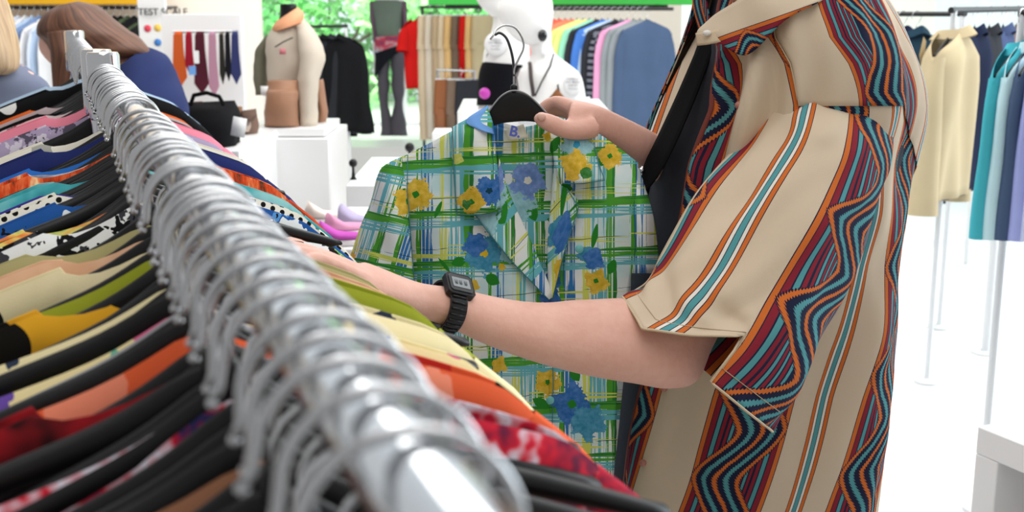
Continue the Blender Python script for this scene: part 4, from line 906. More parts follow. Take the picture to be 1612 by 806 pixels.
ETH_T = ethnic('zigzag_shirt_torso', .173, bA=.10, bw=.115, bB=.079, zoff=.02, lw=.9); ETH_S = ethnic('zigzag_shirt_sleeve', -.022, bA=.115, zoff=.03); ETH_C = ethnic('zigzag_shirt_collar', .10, bA=.05, bB=.05, bw=.10, zper=.09, lw=.7); ETH_Y = ethnic('zigzag_shirt_yoke', .28, bA=.11, bB=.09, bw=.17, zoff=.07)
# placket px against py (near front edge)
PY = [-100, 0, 60, 100, 170, 260, 330, 420, 520, 620, 720, 830, 960]; PX = [1130, 1112, 1098, 1100, 1092, 1064, 1052, 1030, 1012, 992, 975, 958, 945]
rows = [(L, y, R, y, GB, b) for y, L, R, b in TORSO if y > -90]
def torso_disp(th, ty, q, d):
    return q
def shell():
    m = 96; n = 130; R = crom(rows, m); pts = []; uvs = []
    for i, r in enumerate(R):
        a = P(r[0], r[1], r[4]); b = P(r[2], r[3], r[4]); c = (a + b) / 2; ax = (b - a) / 2; axn = ax.normalized(); tc = (EYE - c); tc = (tc - axn * tc.dot(axn)).normalized()
        px = float(np.interp(r[1], PY, PX)); cx = (r[0] + r[2]) / 2; hx = (r[2] - r[0]) / 2
        tn = math.acos(max(-1, min(1, (px - cx) / hx * .97))); t1 = -math.radians(172); row = []; ur = []; arcA = 0; prev = None
        h = c.z; low = min(1, max(0, (r[1] - 250) / 300))
        for k in range(n + 1):
            f = k / n; th = tn + (t1 - tn) * f; q = c + ax * math.cos(th) + tc * r[5] * math.sin(th); dn = (q - c).normalized()
            # hanging folds grow towards the hem, drape lines from the collar
            fo = .006 * math.sin(th * 7 + 1.2 + h * 1.4) * low + .009 * math.sin(th * 4 + 3.1 + h * 2.5) * low
            fo += .012 * noise.noise(Vector((th * 2.2, h * 5, .3))) + .006 * noise.noise(Vector((th * 4 + h * 6, h * 3, 2))) + .003 * noise.noise(Vector((th * 6, h * 9, 4)))
            up = math.exp(-((r[1] - 190) / 150) ** 2) * math.exp(-((th - 2.15) / .42) ** 2)
            fo += up * .020 * math.sin(th * 20 - h * 11)
            # fold of cloth behind the arm
            bk = math.exp(-((th - .62) / .22) ** 2) * math.exp(-((r[1] - 250) / 130) ** 2); fo -= .018 * bk
            q = q + dn * fo
            if prev is not None: arcA += (q - prev).length
            prev = q; row.append(q); ur.append(((tn - th) * .205 , q.z))
        pts.append(row); uvs.append(ur)
    mb = MB(); mb.grid(pts, uvs); return mb, pts
mb, SH = shell(); o = mb.build('open_shirt', ETH_T, man, solid=.0016)
def yoke():
    mb = MB(); n = 131; rws = []; uv = []
    for i in range(0, 60):
        row = []; ur = []
        for k in range(15, n):
            q = SH[i][k]; c = (SH[i][0] + SH[i][65]) / 2; lim = 38 + min(13, max(0, (k - 36)) * .6)
            j = min(i, lim); j0 = int(j); q = SH[j0][k].lerp(SH[min(j0 + 1, 95)][k], j - j0); cc = (SH[j0][20] + SH[j0][100]) / 2
            dn = q - cc; dn.z = 0; q = q + dn.normalized() * .0028; row.append(q); ur.append(((k - 15) * .0087, q.z))
        rws.append(row); uv.append(ur)
    mb.grid(rws, uv); mb.build('yoke', ETH_Y, man, solid=.0014)
yoke()
# dark button band edge on the near front: narrow facing strip with buttons
def strip_along(pts_row_idx, off0, off1, name, mat, lift):
    mb = MB(); rws = []
    for r in SH[8:]:
        a = r[0]; b = r[4]; d = (b - a).normalized(); nrm = (r[4] - (r[0] + r[8]) / 2); rws.append([a + d * off0, a + d * off1])
    mb.grid(rws, [[(0, p[0].z), (.03, p[0].z)] for p in rws]); return mb.build(name, mat, man, solid=.0028)
strip_along(0, -.001, .006, 'front_edge', plain('red_piping', srgb(120, 60, 52), .85), 0)
for i in (20, 38, 56, 66, 74, 82, 90):
    q = SH[i][5]; dn = (EYE - q).normalized(); mb = MB(); mb.ball(q + dn * .004, (.0055, .0055, .0055), 12); mb.build('button', plain('brown_button', srgb(176, 116, 104), .4, 0, .5), man)
# T-shirt
tr_ = [(L + 17 - (6 if y > 400 else 0), y, R - 20, y, GB, b - .028) for y, L, R, b in TORSO if -60 < y < 900]
mb = MB(); sil(mb, [(1106, -52, 1240, -60, GB, .10)] + tr_, 40, 60, disp := wr(.006, 7), cap=(False, False)); mb.build('t_shirt', fab('charcoal_jersey', (50, 52, 60)), man)
# black zip edge and strap lying along the far front
mb = patch([[(1112, 40, 1.76), (1096, 80, 1.74), (1066, 150, 1.72), (1036, 215, 1.70), (1014, 262, 1.69), (1008, 300, 1.69)], [(1134, 50, 1.74), (1118, 92, 1.715), (1092, 160, 1.69), (1060, 232, 1.665), (1036, 276, 1.66), (1012, 306, 1.665)]], 24, 6)
mb.build('black_facing', fab('black_webbing', (12, 12, 14)), man, solid=.003)
mb = MB(); mb.tube([P(1012, 262, 1.672), P(1009, 276, 1.672), P(1006, 296, 1.672)], [(.0032, .002)] * 3, 8, flat=(1, 0, 0)); mb.box(P(1010, 268, 1.67), (.009, .006, .008)); mb.build('zip_pull', CHROME, man)
# far front panel, hanging open beyond the T-shirt
mb = patch([[(1128, -40, 1.86), (1104, 40, 1.84), (1062, 120, 1.81), (1040, 165, 1.79), (1018, 225, 1.77), (1006, 268, 1.76)], [(1160, -30, 1.84), (1128, 48, 1.79), (1094, 130, 1.76), (1066, 185, 1.74), (1040, 240, 1.73), (1018, 285, 1.73)]], 26, 8, uvf=lambda x, y: ((y * .35 + x) * .0009 * .8, y * .0009))
mb.build('far_front_panel', ethnic('zigzag_far_edge', .10, bA=.05), man, solid=.0016)
mb = patch([[(972, 590, 1.92), (968, 680, 1.92), (964, 760, 1.92), (960, 860, 1.92)], [(1000, 590, 1.84), (998, 680, 1.84), (994, 760, 1.84), (990, 860, 1.84)]], 20, 6)
mb.build('far_front_panel', fab('beige_lining', (176, 162, 140)), man, solid=.0016)
# near sleeve
def sleeve():
    rws = [(1236, 96, 1402, 180, 1.70, .075), (1212, 150, 1396, 240, 1.665, .105), (1196, 185, 1384, 290, 1.64, .115), (1165, 232, 1362, 352, 1.61, .115), (1112, 310, 1330, 432, 1.565, .112), (1062, 388, 1288, 520, 1.52, .112), (1020, 436, 1244, 598, 1.49, .115), (978, 465, 1197, 662, 1.465, .12)]
    m = 72; n = 144; R = crom(rws, m); pts = []; uvs = []; L = 0; pc = None
    for i, r in enumerate(R):
        a = P(r[0], r[1], r[4]); b = P(r[2], r[3], r[4]); c = (a + b) / 2; ax = (b - a) / 2; axn = ax.normalized(); tc = (EYE - c); tc = (tc - axn * tc.dot(axn)).normalized()
        if pc is not None: L += (c - pc).length; dirn = (c - pc).normalized()
        pc = c; row = []; ur = []; t = i / (m - 1)
        for k in range(n + 1):
            th = math.pi - 2 * math.pi * k / n        # from the front contour over the near side
            q = c + ax * math.cos(th) + tc * r[5] * math.sin(th); dn = (q - c).normalized()
            fo = .010 * noise.noise(Vector((math.cos(th) * 1.6, math.sin(th) * 1.6, t * 4))) * (.5 + t) + .007 * noise.noise(Vector((math.cos(th) * 3 + t * 5, math.sin(th) * 3, t * 4 + 7)))
            fo += .006 * math.sin(th * 3 + t * 6 + .6) * min(1, t * 2) * .8
            fo += .006 * math.exp(-((t - .88) / .07) ** 2) * math.sin(th * 9 + t * 30) * (th > 1.7)
            q = q + dn * fo
            x = .5 - .5 * math.cos(th); x = 1 - x       # 0 at front contour, 1 at rear contour
            if i and th > 0 and t > .62:
                w_ = (t - .62) / .38; ret = 0
                if x < .12: ret = -.014 * x / .12
                elif x < .47: ret = -.014 + .082 * (x - .12) / .35
                elif x < .5: ret = .068 * (1 - (x - .47) / .03) - .006
                else: ret = -.006 * (1 - x) * 2
                q = q - dirn * ret * w_ ** 1.5
            row.append(q); ur.append(((k / n) * .56, -L - (0)))
        pts.append(row); uvs.append(ur)
    mb = MB(); mb.grid(pts, uvs); return mb, pts
mb, SL = sleeve(); mb.build('sleeve', ETH_S, man, solid=.002)
# turned hem line and shoulder seam
hem = [SL[-1][k] + (EYE - SL[-1][k]).normalized() * .0015 for k in range(0, 73)]; hem2 = [SL[-5][k] + (EYE - SL[-5][k]).normalized() * .0018 for k in range(0, 73)]
mb = MB(); mb.tube(hem, .0016, 6); mb.build('sleeve_hem', fab('beige_hem', (206, 188, 160)), man)
mb = MB(); mb.tube(hem2, .0006, 5); mb.build('hem_stitch', fab('stitch_thread', (190, 170, 142)), man)
seam = [(1212, 148, 1.548), (1240, 142, 1.545), (1275, 138, 1.545), (1310, 152, 1.55), (1340, 185, 1.56), (1362, 225, 1.58)]
# yoke seam on the shoulder
def proj_pt(q):
    d = q - EYE; fw = GF * math.cos(PITCH) - UP * math.sin(PITCH); upv = GF * math.sin(PITCH) + UP * math.cos(PITCH); z = d.dot(fw)
    return 806 + F * d.dot(RT) / z, 403 - F * d.dot(upv) / z
mb = MB(); ys = [q + (EYE - q).normalized() * .0014 for q in [r[15] + (r[15] - (r[0] + r[65]) / 2).normalized() * .003 for r in SH[2:38]]]; mb.tube(ys, .0009, 5); mb.build('yoke_seam', fab('seam_thread', (186, 166, 136)), man)
# collar
col_in = [(1112, 36, 1.66), (1128, 22, 1.655), (1160, 2, 1.64), (1205, -24, 1.63), (1262, -50, 1.68), (1290, -66, 1.80)]
col_mid = [(1098, 50, 1.655), (1128, 50, 1.635), (1172, 46, 1.615), (1222, 0, 1.60), (1290, -28, 1.64), (1318, -50, 1.80)]
col_out = [(1100, 66, 1.655), (1132, 68, 1.632), (1176, 86, 1.605), (1238, 30, 1.585), (1306, -6, 1.62), (1338, -36, 1.80)]
mb = patch([col_in, col_mid, col_out], 40, 14, uvf=lambda x, y: (-(x * .35 + y) * .0009 * 1.1 + .2, (x - y * .5) * .0009)); mb.build('collar', ETH_C, man, solid=.0025)
mb = patch([[(1096, 52, 1.650), (1112, 50, 1.640), (1132, 46, 1.635)], [(1098, 72, 1.648), (1114, 70, 1.636), (1136, 66, 1.63)]], 12, 6); mb.build('collar_stand', fab('beige_hem', (206, 188, 160)), man, solid=.004)
mb = MB(); mb.ball(P(1113, 52, 1.633), (.006, .003, .004), 12, Matrix.Rotation(-YAW, 3, 'Z')); mb.build('button', plain('white_button', (.8, .78, .74), .3), man)
mb = patch([[(1100, 50, 1.80), (1090, -10, 1.84), (1096, -60, 1.88)], [(1124, 60, 1.76), (1112, -6, 1.78), (1118, -56, 1.80)]], 14, 6, uvf=lambda x, y: (x * .0009 * 3, y * .0009)); mb.build('collar', ethnic('zigzag_collar_far', .15), man, solid=.0025)
# trousers, shoes, hair
mb = MB(); sil(mb, [(946, 870, 1352, 870, GB, .165), (950, 960, 1350, 960, GB, .185), (955, 1080, 1345, 1080, GB, .185)], 36, 10, cap=(False, False))
DEN = fab('dark_denim', (40, 46, 66)); mb.build('trousers', DEN, man)
for s in (-1, 1):
    c = P(1160, 1080, GB); x = c + GF * s * .095; mb = MB(); mb.tube([(x.x, x.y, x.z + .05), (x.x, x.y, .45), (x.x, x.y, .03)], [(.15, .10), (.11, .085), (.09, .08)], 24, flat=tuple(RT)); mb.build('trouser_leg', DEN, man)
    mb = MB(); k = [(x.x + RT.x * dx, x.y + RT.y * dx, z) for dx, z in ((.09, .05), (.02, .055), (-.08, .045), (-.18, .03))]; mb.tube(k, [(.04, .045), (.05, .05), (.046, .042), (.035, .025)], 16); mb.build('shoe', BLACKP, man)
mb = MB(); sil(mb, [(1096, -352, 1156, -356, GB - .03, .05), (1040, -334, 1212, -340, GB - .03, .108), (1026, -300, 1236, -296, GB - .03, .128), (1070, -262, 1240, -250, GB - .03, .126), (1120, -220, 1232, -210, GB - .03, .112), (1150, -170, 1214, -160, GB - .03, .08)], 28, 24, wr(.006, 30)); mb.build('hair', HB, man)
# wrist watch
wt = bpy.data.objects.new('wrist_watch', None); COL.objects.link(wt); wt.parent = man
RUB = plain('black_rubber', (.006, .006, .007), .42, 0, .4)
def watch():
    a = Vector(P(676, 503, 1.322)); ax0 = P(662, 475, 1.315); ax1 = P(738, 492, 1.342); d = (ax1 - ax0).normalized()
    top, bot = P(714, 452, 1.331), P(690, 514, 1.331); c = (top + bot) / 2; up_ = (top - bot) / 2; up_ = up_ - d * up_.dot(d); ra = up_.length + .0015; up_.normalize(); side = d.cross(up_).normalized()
    if side.dot(EYE - c) < 0: side = -side
    mb = MB(); n = 56; rws = []
    prof = [(-.0105, .0), (-.0105, .0026), (0, .0032), (.0105, .0026), (.0105, 0)]
    for j, (s, h) in enumerate(prof):
        rws.append([c + d * s + (up_ * math.cos(2 * math.pi * k / n) * (ra + h) + side * math.sin(2 * math.pi * k / n) * (.031 + h)) for k in range(n)])
    mb.grid(rws, None, True); o = mb.build('strap', RUB, wt, sharp=35)
    for k in range(10):
        th = .75 + k * .23; m2 = MB(); q = c + up_ * math.cos(th) * (ra + .0035) + side * math.sin(th) * .0345
        m2.tube([q - d * .009, q + d * .009], (.0016), 6); m2.build('strap_ridge', RUB, o)
    nrm = (up_ * .90 + side * .44).normalized(); t2 = d.cross(nrm).normalized(); cc = c + up_ * (ra + .002) + side * .006 + d * .003
    Mx = Matrix((d.to_4d(), t2.to_4d(), nrm.to_4d(), Vector((0, 0, 0, 1)))).transposed(); Mx.translation = cc; 
    for i in range(3): Mx[3][i] = 0
    def oct_(hw_, hl, ch, z0, z1, name, mat, par):
        out = [(-hw_ + ch, -hl), (hw_ - ch, -hl), (hw_, -hl + ch), (hw_, hl - ch), (hw_ - ch, hl), (-hw_ + ch, hl), (-hw_, hl - ch), (-hw_, -hl + ch)]
        mb = MB(); mb.grid([[Mx @ Vector((x, y, z)) for x, y in out] for z in (z0, z1)], None, True, True, True); return mb.build(name, mat, par, sharp=30, bevel=.0008)
    case = oct_(.0175, .0165, .004, -.004, .005, 'case', RUB, wt); oct_(.0145, .0125, .003, .0051, .0062, 'bezel', plain('dark_bezel', (.05, .055, .06), .3, 0, .5), case)
    oct_(.0112, .0075, .001, .0063, .0068, 'screen', plain('lcd_grey', srgb(150, 156, 160), .25, 0, .5), case)
    mb = MB()
    for x in (-.0065, -.001, .0055): mb.box((x, 0, .0072), (.0032, .006, .0004), Mx)
    mb.build('digits', plain('lcd_digits', srgb(96, 104, 110), .4), case)
watch()
# ---------------------------------------------------------------- the plaid shirt held up on its hanger
def plaid():
    m = Mat('green_blue_plaid_with_flowers', .8, 0, .2, .2, 1200); u, v = m.uv()      # one unit = 1 mm of cloth
    wob = (m.noise(1, 2, m.vec(u * .02, v * .02)) - .5) * 10; U = u + wob; V = v + wob * .8 + (u - 700) * .07
    G, G2, B, T, Y, Wt, DK = srgb(84, 168, 56), srgb(48, 130, 62), srgb(54, 124, 190), srgb(110, 190, 202), srgb(222, 228, 110), srgb(246, 248, 246), srgb(24, 66, 80)
    wash = m.noise(1, 3, m.vec(u * .012, v * .012)); col = m.mix(((wash - .42) * 4).clamp(), Wt, srgb(206, 236, 240))
    def band(t, per, c0, w_, cc, col, st, f=.52):
        k = ((t - c0 + per * .5) % per - per * .5).abs().lt(w_); return m.mix(k * st.lt(f), col, cc)
    sv = m.noise(1, 2, m.vec(u * .32, v * .005)); sh = m.noise(1, 2, m.vec(u * .005, v * .32))
    pres = m.noise(1, 1, m.vec(u * .006, v * .006)); pr = (pres - .5) * .25
    for c0, w_, cc, f in ((702, 9, Y, .53), (722, 17, T, .50), (672, 9, B, .53), (660, 4, G, .55), (738, 7, G, .56), (743, 3, G2, .5)): col = band(U, 112, c0, w_, cc, col, sv + pr, f)
    for c0, w_, cc, f in ((236, 9, Y, .42), (270, 9, T, .54), (256, 7, G, .60), (252, 2.5, G2, .5)): col = band(V, 80, c0, w_, cc, col, sh + pr, f)
    for per, t, s in ((112, U, sv), (80, V, sh)): col = m.mix(((t + 9) % per).lt(.9) * s.lt(.52), col, DK)
    tn = m.noise(1, 4, m.vec(u * .09, v * .09), .6)
    def blob(x, y, r, cc, pet=5, ph=0, ctr=None, soft=.18, depth=.12):
        nonlocal col
        dx = u - x; dy = v - y; d = (dx * dx + dy * dy).op('SQRT'); an = dy.op('ARCTAN2', dx)
        R = ((an * pet + ph).sin() * depth + 1) * r + (tn - .5) * r * 1.5
        k = d.lt(R); c2 = m.mix(((tn - .35) * 2.6).clamp(), tuple(c * .78 for c in cc), tuple(min(1, c * 1.0 + .10) for c in cc)); col = m.mix(k, col, c2)
        if ctr: col = m.mix(d.lt(R * .22), col, ctr)
    LB, BL, PB, YE, GR, CY = srgb(122, 160, 228), srgb(36, 118, 200), srgb(160, 214, 224), srgb(240, 200, 40), srgb(44, 140, 44), srgb(60, 160, 200)
    def leaf(x, y, a, b, an):
        nonlocal col
        c_, s_ = math.cos(an), math.sin(an); dx = u - x; dy = v - y; p = (dx * c_ + dy * s_) / a; q = (dx * -s_ + dy * c_) / b
        col = m.mix((q.abs() + p * p).lt(1), col, GR)
    for a in ((838, 335, 14, 9, 1.2), (877, 348, 16, 9, .2), (722, 412, 12, 8, -.3), (700, 418, 16, 3, .9), (890, 296, 12, 7, .1), (936, 372, 5, 20, .2), (775, 440, 13, 9, .5), (865, 415, 6, 12, 0), (963, 420, 8, 12, .4), (874, 228, 8, 14, .5), (852, 635, 16, 8, .5), (905, 590, 12, 8, 1), (586, 380, 4, 18, 0), (690, 330, 4, 14, .4), (950, 250, 9, 12, .4), (826, 700, 12, 8, .3), (750, 620, 12, 7, .8), (640, 300, 7, 13, .2)): leaf(*a)
    for a in ((813, 316, 30, PB, 5, 1), (831, 284, 27, LB, 5, .5, srgb(240, 240, 230)), (655, 306, 24, YE, 4, .3, GR), (770, 300, 22, BL, 5, 0, srgb(20, 70, 90)), (742, 318, 20, YE, 4, 1.2, GR), (735, 322, 7, GR), (908, 228, 24, PB, 5, 0, CY), (905, 260, 22, YE, 4, .4), (922, 272, 9, GR, 3),
              (762, 398, 30, CY, 5, .9, YE), (748, 385, 18, BL), (800, 402, 12, PB, 5, 0, YE), (790, 386, 5, YE), (790, 420, 6, YE), (870, 440, 14, BL, 3), (868, 470, 16, BL, 4), (938, 442, 18, YE, 4, 0, GR), (922, 400, 13, CY, 5), (934, 408, 16, BL, 4), (960, 246, 18, YE, 4, .5, GR), (570, 404, 12, LB, 5), (587, 416, 10, YE, 3), (578, 372, 5, YE),
              (862, 602, 20, YE, 5, .4, GR), (900, 636, 30, BL, 4, .6, GR), (925, 665, 26, CY, 5), (785, 575, 12, YE, 4), (800, 640, 22, LB, 5, 0, YE), (880, 720, 24, BL, 5, 0, YE), (745, 450, 9, YE, 4), (725, 700, 20, BL, 5), (720, 250, 9, Y, 4), (752, 192, 4, YE, 4), (862, 215, 7, YE, 4), (690, 560, 14, LB, 5)): blob(*a)
    return m.out(col)
PL = plaid()
def sheer(m, f):
    """thin cloth lets part of the light through"""
    nt = m.node_tree; b = nt.nodes['Principled BSDF']; o = nt.nodes['Material Output']; t = nt.nodes.new('ShaderNodeBsdfTranslucent'); x = nt.nodes.new('ShaderNodeMixShader')
    src = b.inputs['Base Color'].links[0].from_socket; nt.links.new(src, t.inputs[0]); x.inputs[0].default_value = f
    nt.links.new(b.outputs[0], x.inputs[1]); nt.links.new(t.outputs[0], x.inputs[2]); nt.links.new(x.outputs[0], o.inputs[0])
sheer(PL, .15); sheer(LEAFM, .45)
COLB = fab('plain_blue_collar_underside', (112, 160, 222))
uvp = lambda x, y: (x, y)
p0 = P(808, 190, 1.62); hs = empty('plaid_shirt', p0, 'short-sleeved green blue and yellow plaid shirt with painted flowers, held up on a black hanger', 'shirt')
def folds(amp, k, ph=0, sl=0):
    return lambda x, y, a, b: amp * math.sin((x + sl * y) * k + ph) * min(1, .3 + b) + .004 * noise.noise(Vector((x * .012, y * .012, ph)))
uvl = lambda x, y: (x + 48, y * .6 + x * .55 - 300)
def hp(name, ctrl, nu, nv, dz=None, mat=PL, solid=.0012, uvf=uvp): return place(patch(ctrl, nu, nv, uvf=uvf, dz=dz).build(name, mat, None, solid=solid), hs)
gF, gB = 1.615, 1.672
hp('back_panel', [[(600, 264, gB), (700, 214, gB), (764, 188, gB), (820, 200, gB + .006), (872, 192, gB), (940, 210, gB), (1004, 256, gB)], [(640, 330, gB + .02), (700, 330, gB + .02), (770, 330, gB + .02), (820, 330, gB + .02), (872, 330, gB + .02), (940, 330, gB + .02), (1000, 330, gB + .02)],
                  [(655, 560, gB + .03), (700, 560, gB + .03), (770, 560, gB + .03), (820, 560, gB + .03), (872, 560, gB + .03), (930, 560, gB + .03), (985, 560, gB + .03)], [(690, 900, gB + .03), (730, 900, gB + .03), (780, 900, gB + .03), (820, 900, gB + .03), (860, 900, gB + .03), (900, 900, gB + .03), (950, 900, gB + .03)]], 40, 40, folds(.004, .06))
hp('left_front', [[(602, 264, gF + .025), (655, 238, gF + .018), (712, 206, gF + .015), (742, 194, gF + .015), (768, 182, gF + .025)], [(622, 305, gF + .012), (670, 300, gF), (715, 296, gF), (755, 300, gF), (790, 312, gF)], [(645, 400, gF + .01), (700, 400, gF - .01), (745, 400, gF - .01), (790, 405, gF - .008), (828, 412, gF)],
                  [(652, 480, gF + .01), (705, 484, gF - .01), (760, 488, gF - .012), (815, 488, gF - .01), (868, 482, gF)], [(662, 600, gF + .015), (715, 604, gF), (770, 606, gF - .01), (820, 606, gF - .01), (872, 606, gF)], [(676, 760, gF + .02), (725, 760, gF + .005), (775, 764, gF), (820, 764, gF), (868, 764, gF + .005)], [(690, 910, gF + .03), (730, 910, gF + .01), (780, 914, gF), (820, 914, gF), (866, 914, gF + .01)]], 44, 60, folds(.005, .055, 1, .12))
hp('right_front', [[(872, 182, gF + .025), (900, 190, gF + .015), (935, 206, gF + .015), (968, 228, gF + .018), (1004, 256, gF + .025)], [(872, 300, gF), (905, 300, gF), (938, 302, gF), (970, 306, gF), (1004, 312, gF + .01)], [(872, 400, gF + .004), (900, 400, gF - .002), (930, 402, gF - .006), (965, 404, gF), (996, 406, gF + .01)],
                  [(862, 484, gF + .006), (890, 486, gF + .002), (920, 488, gF - .006), (950, 488, gF), (985, 488, gF + .01)], [(864, 606, gF + .006), (890, 606, gF), (915, 606, gF - .004), (940, 606, gF), (972, 606, gF + .01)], [(862, 764, gF + .008), (885, 764, gF), (910, 764, gF - .004), (935, 764, gF), (962, 764, gF + .01)], [(860, 914, gF + .01), (885, 914, gF), (910, 914, gF), (935, 914, gF), (958, 914, gF + .01)]], 34, 60, folds(.005, .07, 2, .1))
hp('sleeve', [[(642, 243, gF + .02), (616, 254, gF + .02), (600, 266, gF + .03), (592, 284, gF + .05)], [(640, 300, gF + .005), (618, 300, gF), (598, 304, gF + .015), (584, 318, gF + .05)], [(646, 360, gF), (615, 360, gF - .018), (588, 358, gF), (568, 356, gF + .05)], [(650, 430, gF), (612, 432, gF - .025), (576, 424, gF - .008), (552, 402, gF + .05)], [(655, 486, gF), (606, 490, gF - .028), (562, 470, gF - .01), (536, 440, gF + .05)]], 26, 34, folds(.006, .08, .5, -.3),
   uvf=lambda x, y: ((x - y * -.30) - 84, y - (x - 600) * .25))
hp('sleeve', [[(598, 290, gF + .05), (606, 276, gF + .07), (642, 262, gF + .075)], [(568, 356, gF + .05), (600, 356, gF + .08), (646, 356, gF + .07)], [(552, 402, gF + .05), (600, 420, gF + .08), (650, 430, gF + .07)], [(536, 440, gF + .05), (600, 470, gF + .08), (655, 486, gF + .07)]], 16, 20)
hp('sleeve', [[(968, 238, gF + .035), (988, 250, gF + .03), (1006, 266, gF + .05)], [(985, 310, gF + .01), (1012, 320, gF), (1028, 340, gF + .05)], [(990, 430, gF + .01), (1020, 430, gF), (1040, 430, gF + .05)]], 16, 24, folds(.004, .08))
# collar and lapels
hp('collar', [[(766, 166, gF + .030), (745, 182, gF + .012), (712, 200, gF + .004)], [(777, 200, gF + .006), (748, 210, gF - .012), (713, 225, gF - .004)], [(783, 262, gF - .012), (750, 270, gF - .022), (715, 282, gF - .012)], [(789, 332, gF - .014), (752, 337, gF - .022), (720, 337, gF - .012)]], 20, 26, folds(.002, .08))
hp('collar_fold', [[(768, 166, gF + .030), (742, 182, gF + .006), (733, 190, gF + .001)], [(776, 206, gF + .000), (758, 204, gF - .014), (738, 197, gF - .006)], [(778, 212, gF - .004), (776, 210, gF - .015), (770, 209, gF - .014)]], 14, 14, mat=COLB)
hp('collar', [[(858, 190, gF + .035), (880, 192, gF + .014), (910, 206, gF + .006)], [(868, 226, gF + .005), (902, 224, gF - .008), (936, 232, gF)], [(874, 262, gF - .008), (912, 258, gF - .02), (944, 262, gF - .008)], [(886, 288, gF - .012), (918, 288, gF - .022), (952, 283, gF - .010)]], 20, 22, folds(.002, .08, 1))
hp('lapel', [[(786, 250, gF + .010), (778, 300, gF - .006), (748, 338, gF - .014)], [(800, 300, gF + .004), (790, 330, gF - .008), (766, 362, gF - .018)], [(836, 380, gF - .002), (822, 400, gF - .012), (806, 412, gF - .018)], [(870, 462, gF - .004), (868, 468, gF - .010), (864, 472, gF - .012)]], 16, 30, folds(.002, .1, 1), uvf=uvl)
hp('lapel', [[(872, 262, gF + .014), (880, 288, gF - .004), (892, 296, gF - .010)], [(868, 310, gF + .004), (888, 318, gF - .010), (911, 326, gF - .014)], [(862, 390, gF - .002), (874, 396, gF - .012), (888, 398, gF - .014)], [(864, 462, gF - .004), (867, 467, gF - .010), (870, 470, gF - .012)]], 14, 28, folds(.002, .1, 2), uvf=uvl)
hp('neck_facing', [[(772, 196, gF + .052), (820, 206, gF + .055), (868, 194, gF + .052)], [(786, 260, gF + .040), (825, 262, gF + .050), (870, 256, gF + .040)], [(800, 320, gF + .030), (835, 330, gF + .042), (868, 330, gF + .030)], [(862, 470, gF + .006), (866, 470, gF + .008), (868, 468, gF + .006)]], 24, 34, folds(.002, .09))
EDGE = fab('seam_shadow_teal', (70, 132, 140))  # shade along collar, lapel and seam edges drawn as thin dark tubes
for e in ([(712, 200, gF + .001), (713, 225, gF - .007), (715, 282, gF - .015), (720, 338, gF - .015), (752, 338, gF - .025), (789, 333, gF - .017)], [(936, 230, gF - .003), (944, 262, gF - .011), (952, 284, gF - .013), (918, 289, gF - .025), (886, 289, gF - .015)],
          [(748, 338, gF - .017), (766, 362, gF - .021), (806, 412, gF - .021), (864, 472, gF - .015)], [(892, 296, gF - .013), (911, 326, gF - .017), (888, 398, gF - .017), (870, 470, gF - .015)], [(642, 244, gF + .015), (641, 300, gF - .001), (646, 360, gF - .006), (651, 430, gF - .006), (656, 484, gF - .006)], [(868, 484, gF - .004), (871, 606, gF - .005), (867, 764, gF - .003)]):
    mb = MB(); mb.tube([P(*a) for a in e], .0007, 5); place(mb.build('shadow_edge', EDGE), hs)
for y in (392, 520, 630, 740):
    mb = MB(); mb.lathe([(.0055, -.001), (.0058, .0005), (.005, .0014)], n=18); o = mb.build('button', plain('teal_button', srgb(110, 186, 186), .3, 0, .5), None); o.location = P(912 if y < 400 else 866, y, gF - .018); o.rotation_euler = (math.pi / 2, 0, -YAW); place(o, hs)
# neck label with its letter
mb = patch([[(793, 206, gF + .042), (824, 195, gF + .046)], [(802, 222, gF + .038), (831, 217, gF + .042)]], 6, 6); lb = mb.build('neck_label', plain('label_cream', srgb(238, 236, 214), .8), None, solid=.0012); place(lb, hs)
q = P(811, 208, gF + .030); tx = text('B.', None, q, .020, plain('label_blue', srgb(96, 112, 206), .7), .0004, off=.0005); tx.rotation_euler = (math.pi / 2, .22, -YAW); tx.name = 'letter'; place(tx, lb)
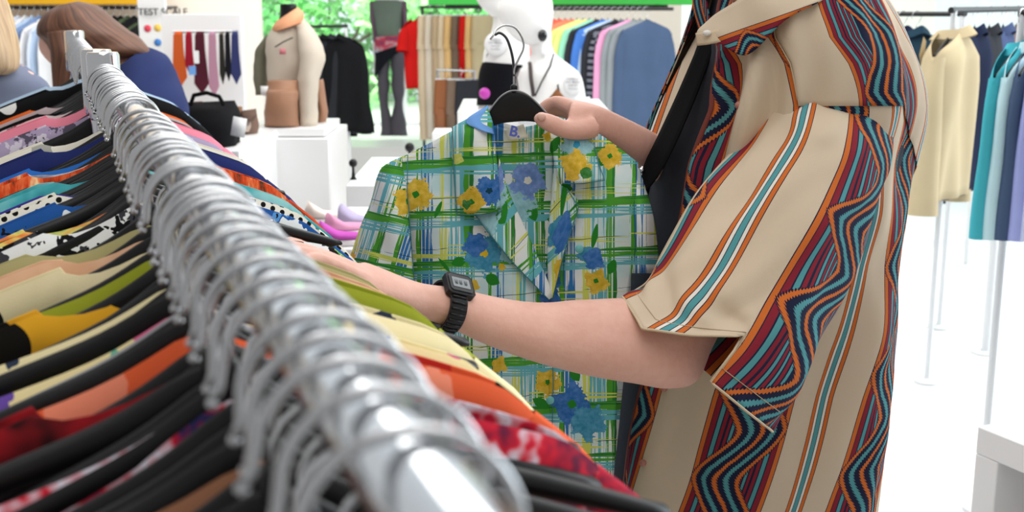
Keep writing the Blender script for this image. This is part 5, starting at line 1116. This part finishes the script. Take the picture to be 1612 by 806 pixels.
# its hanger
gH = 1.645
hh = empty('clothes_hanger', P(808, 142, gH), 'black plastic hanger with thin steel hook held by thumb, carrying the plaid shirt', 'hanger')
top = [(606, 276), (650, 250), (700, 218), (740, 203), (762, 188), (775, 168), (790, 151), (808, 143), (828, 148), (846, 163), (862, 180), (882, 194), (920, 208), (960, 232), (996, 266)]
bot = [(606, 290), (650, 268), (700, 240), (740, 226), (762, 204), (778, 198), (792, 194), (808, 192), (828, 191), (846, 193), (862, 200), (882, 212), (920, 228), (960, 250), (996, 280)]
T_, B_ = crom(top, 60), crom(bot, 60); rings = []
for (x0, y0), (x1, y1) in zip(T_, B_):
    ring = []
    for k in range(16):
        a = 2 * math.pi * k / 16; c_ = math.copysign(abs(math.cos(a)) ** .6, math.cos(a)); s_ = math.copysign(abs(math.sin(a)) ** .6, math.sin(a)); f = .5 - .5 * s_
        ring.append(P(x0 + (x1 - x0) * f, y0 + (y1 - y0) * f, gH + .0055 * c_))
    rings.append(ring)
mb = MB(); mb.grid(rings, None, True, True, True); place(mb.build('hanger_body', BLACKP), hh)
edge = [P(x, y - .5, gH - .0062) for x, y in crom(top[4:11], 30)]; mb = MB(); mb.tube(edge, .0011, 6); place(mb.build('rim', plain('grey_plastic_edge', (.3, .31, .33), .3, 0, .6)), hh)
def hk(pts, r, mat, name):
    mb = MB(); mb.tube([P(x, y, g) for x, y, g in crom(pts, 40)], r, 10); place(mb.build(name, mat), hh)
hk([(772, 62, gH - .02), (777, 55, gH - .02), (782, 46, gH - .012), (795, 40, gH - .004), (811, 44, gH), (822, 60, gH), (824, 76, gH), (817, 92, gH), (810, 108, gH), (809, 126, gH), (809, 146, gH)], .0014, WIRE, 'hook')
hk([(779, 55, gH + .01), (787, 52, gH + .012), (797, 60, gH + .01), (804, 78, gH + .006), (808, 98, gH + .003), (809, 120, gH)], .0018, plain('dark_wire', (.05, .05, .055), .3, .6), 'inner_hook')
mb = MB(); mb.lathe([(.0042, 0), (.0048, .002), (.0048, .009), (.003, .011)], tuple(P(809, 146, gH)), 14); place(mb.build('collar_ring', BLACKP), hh)
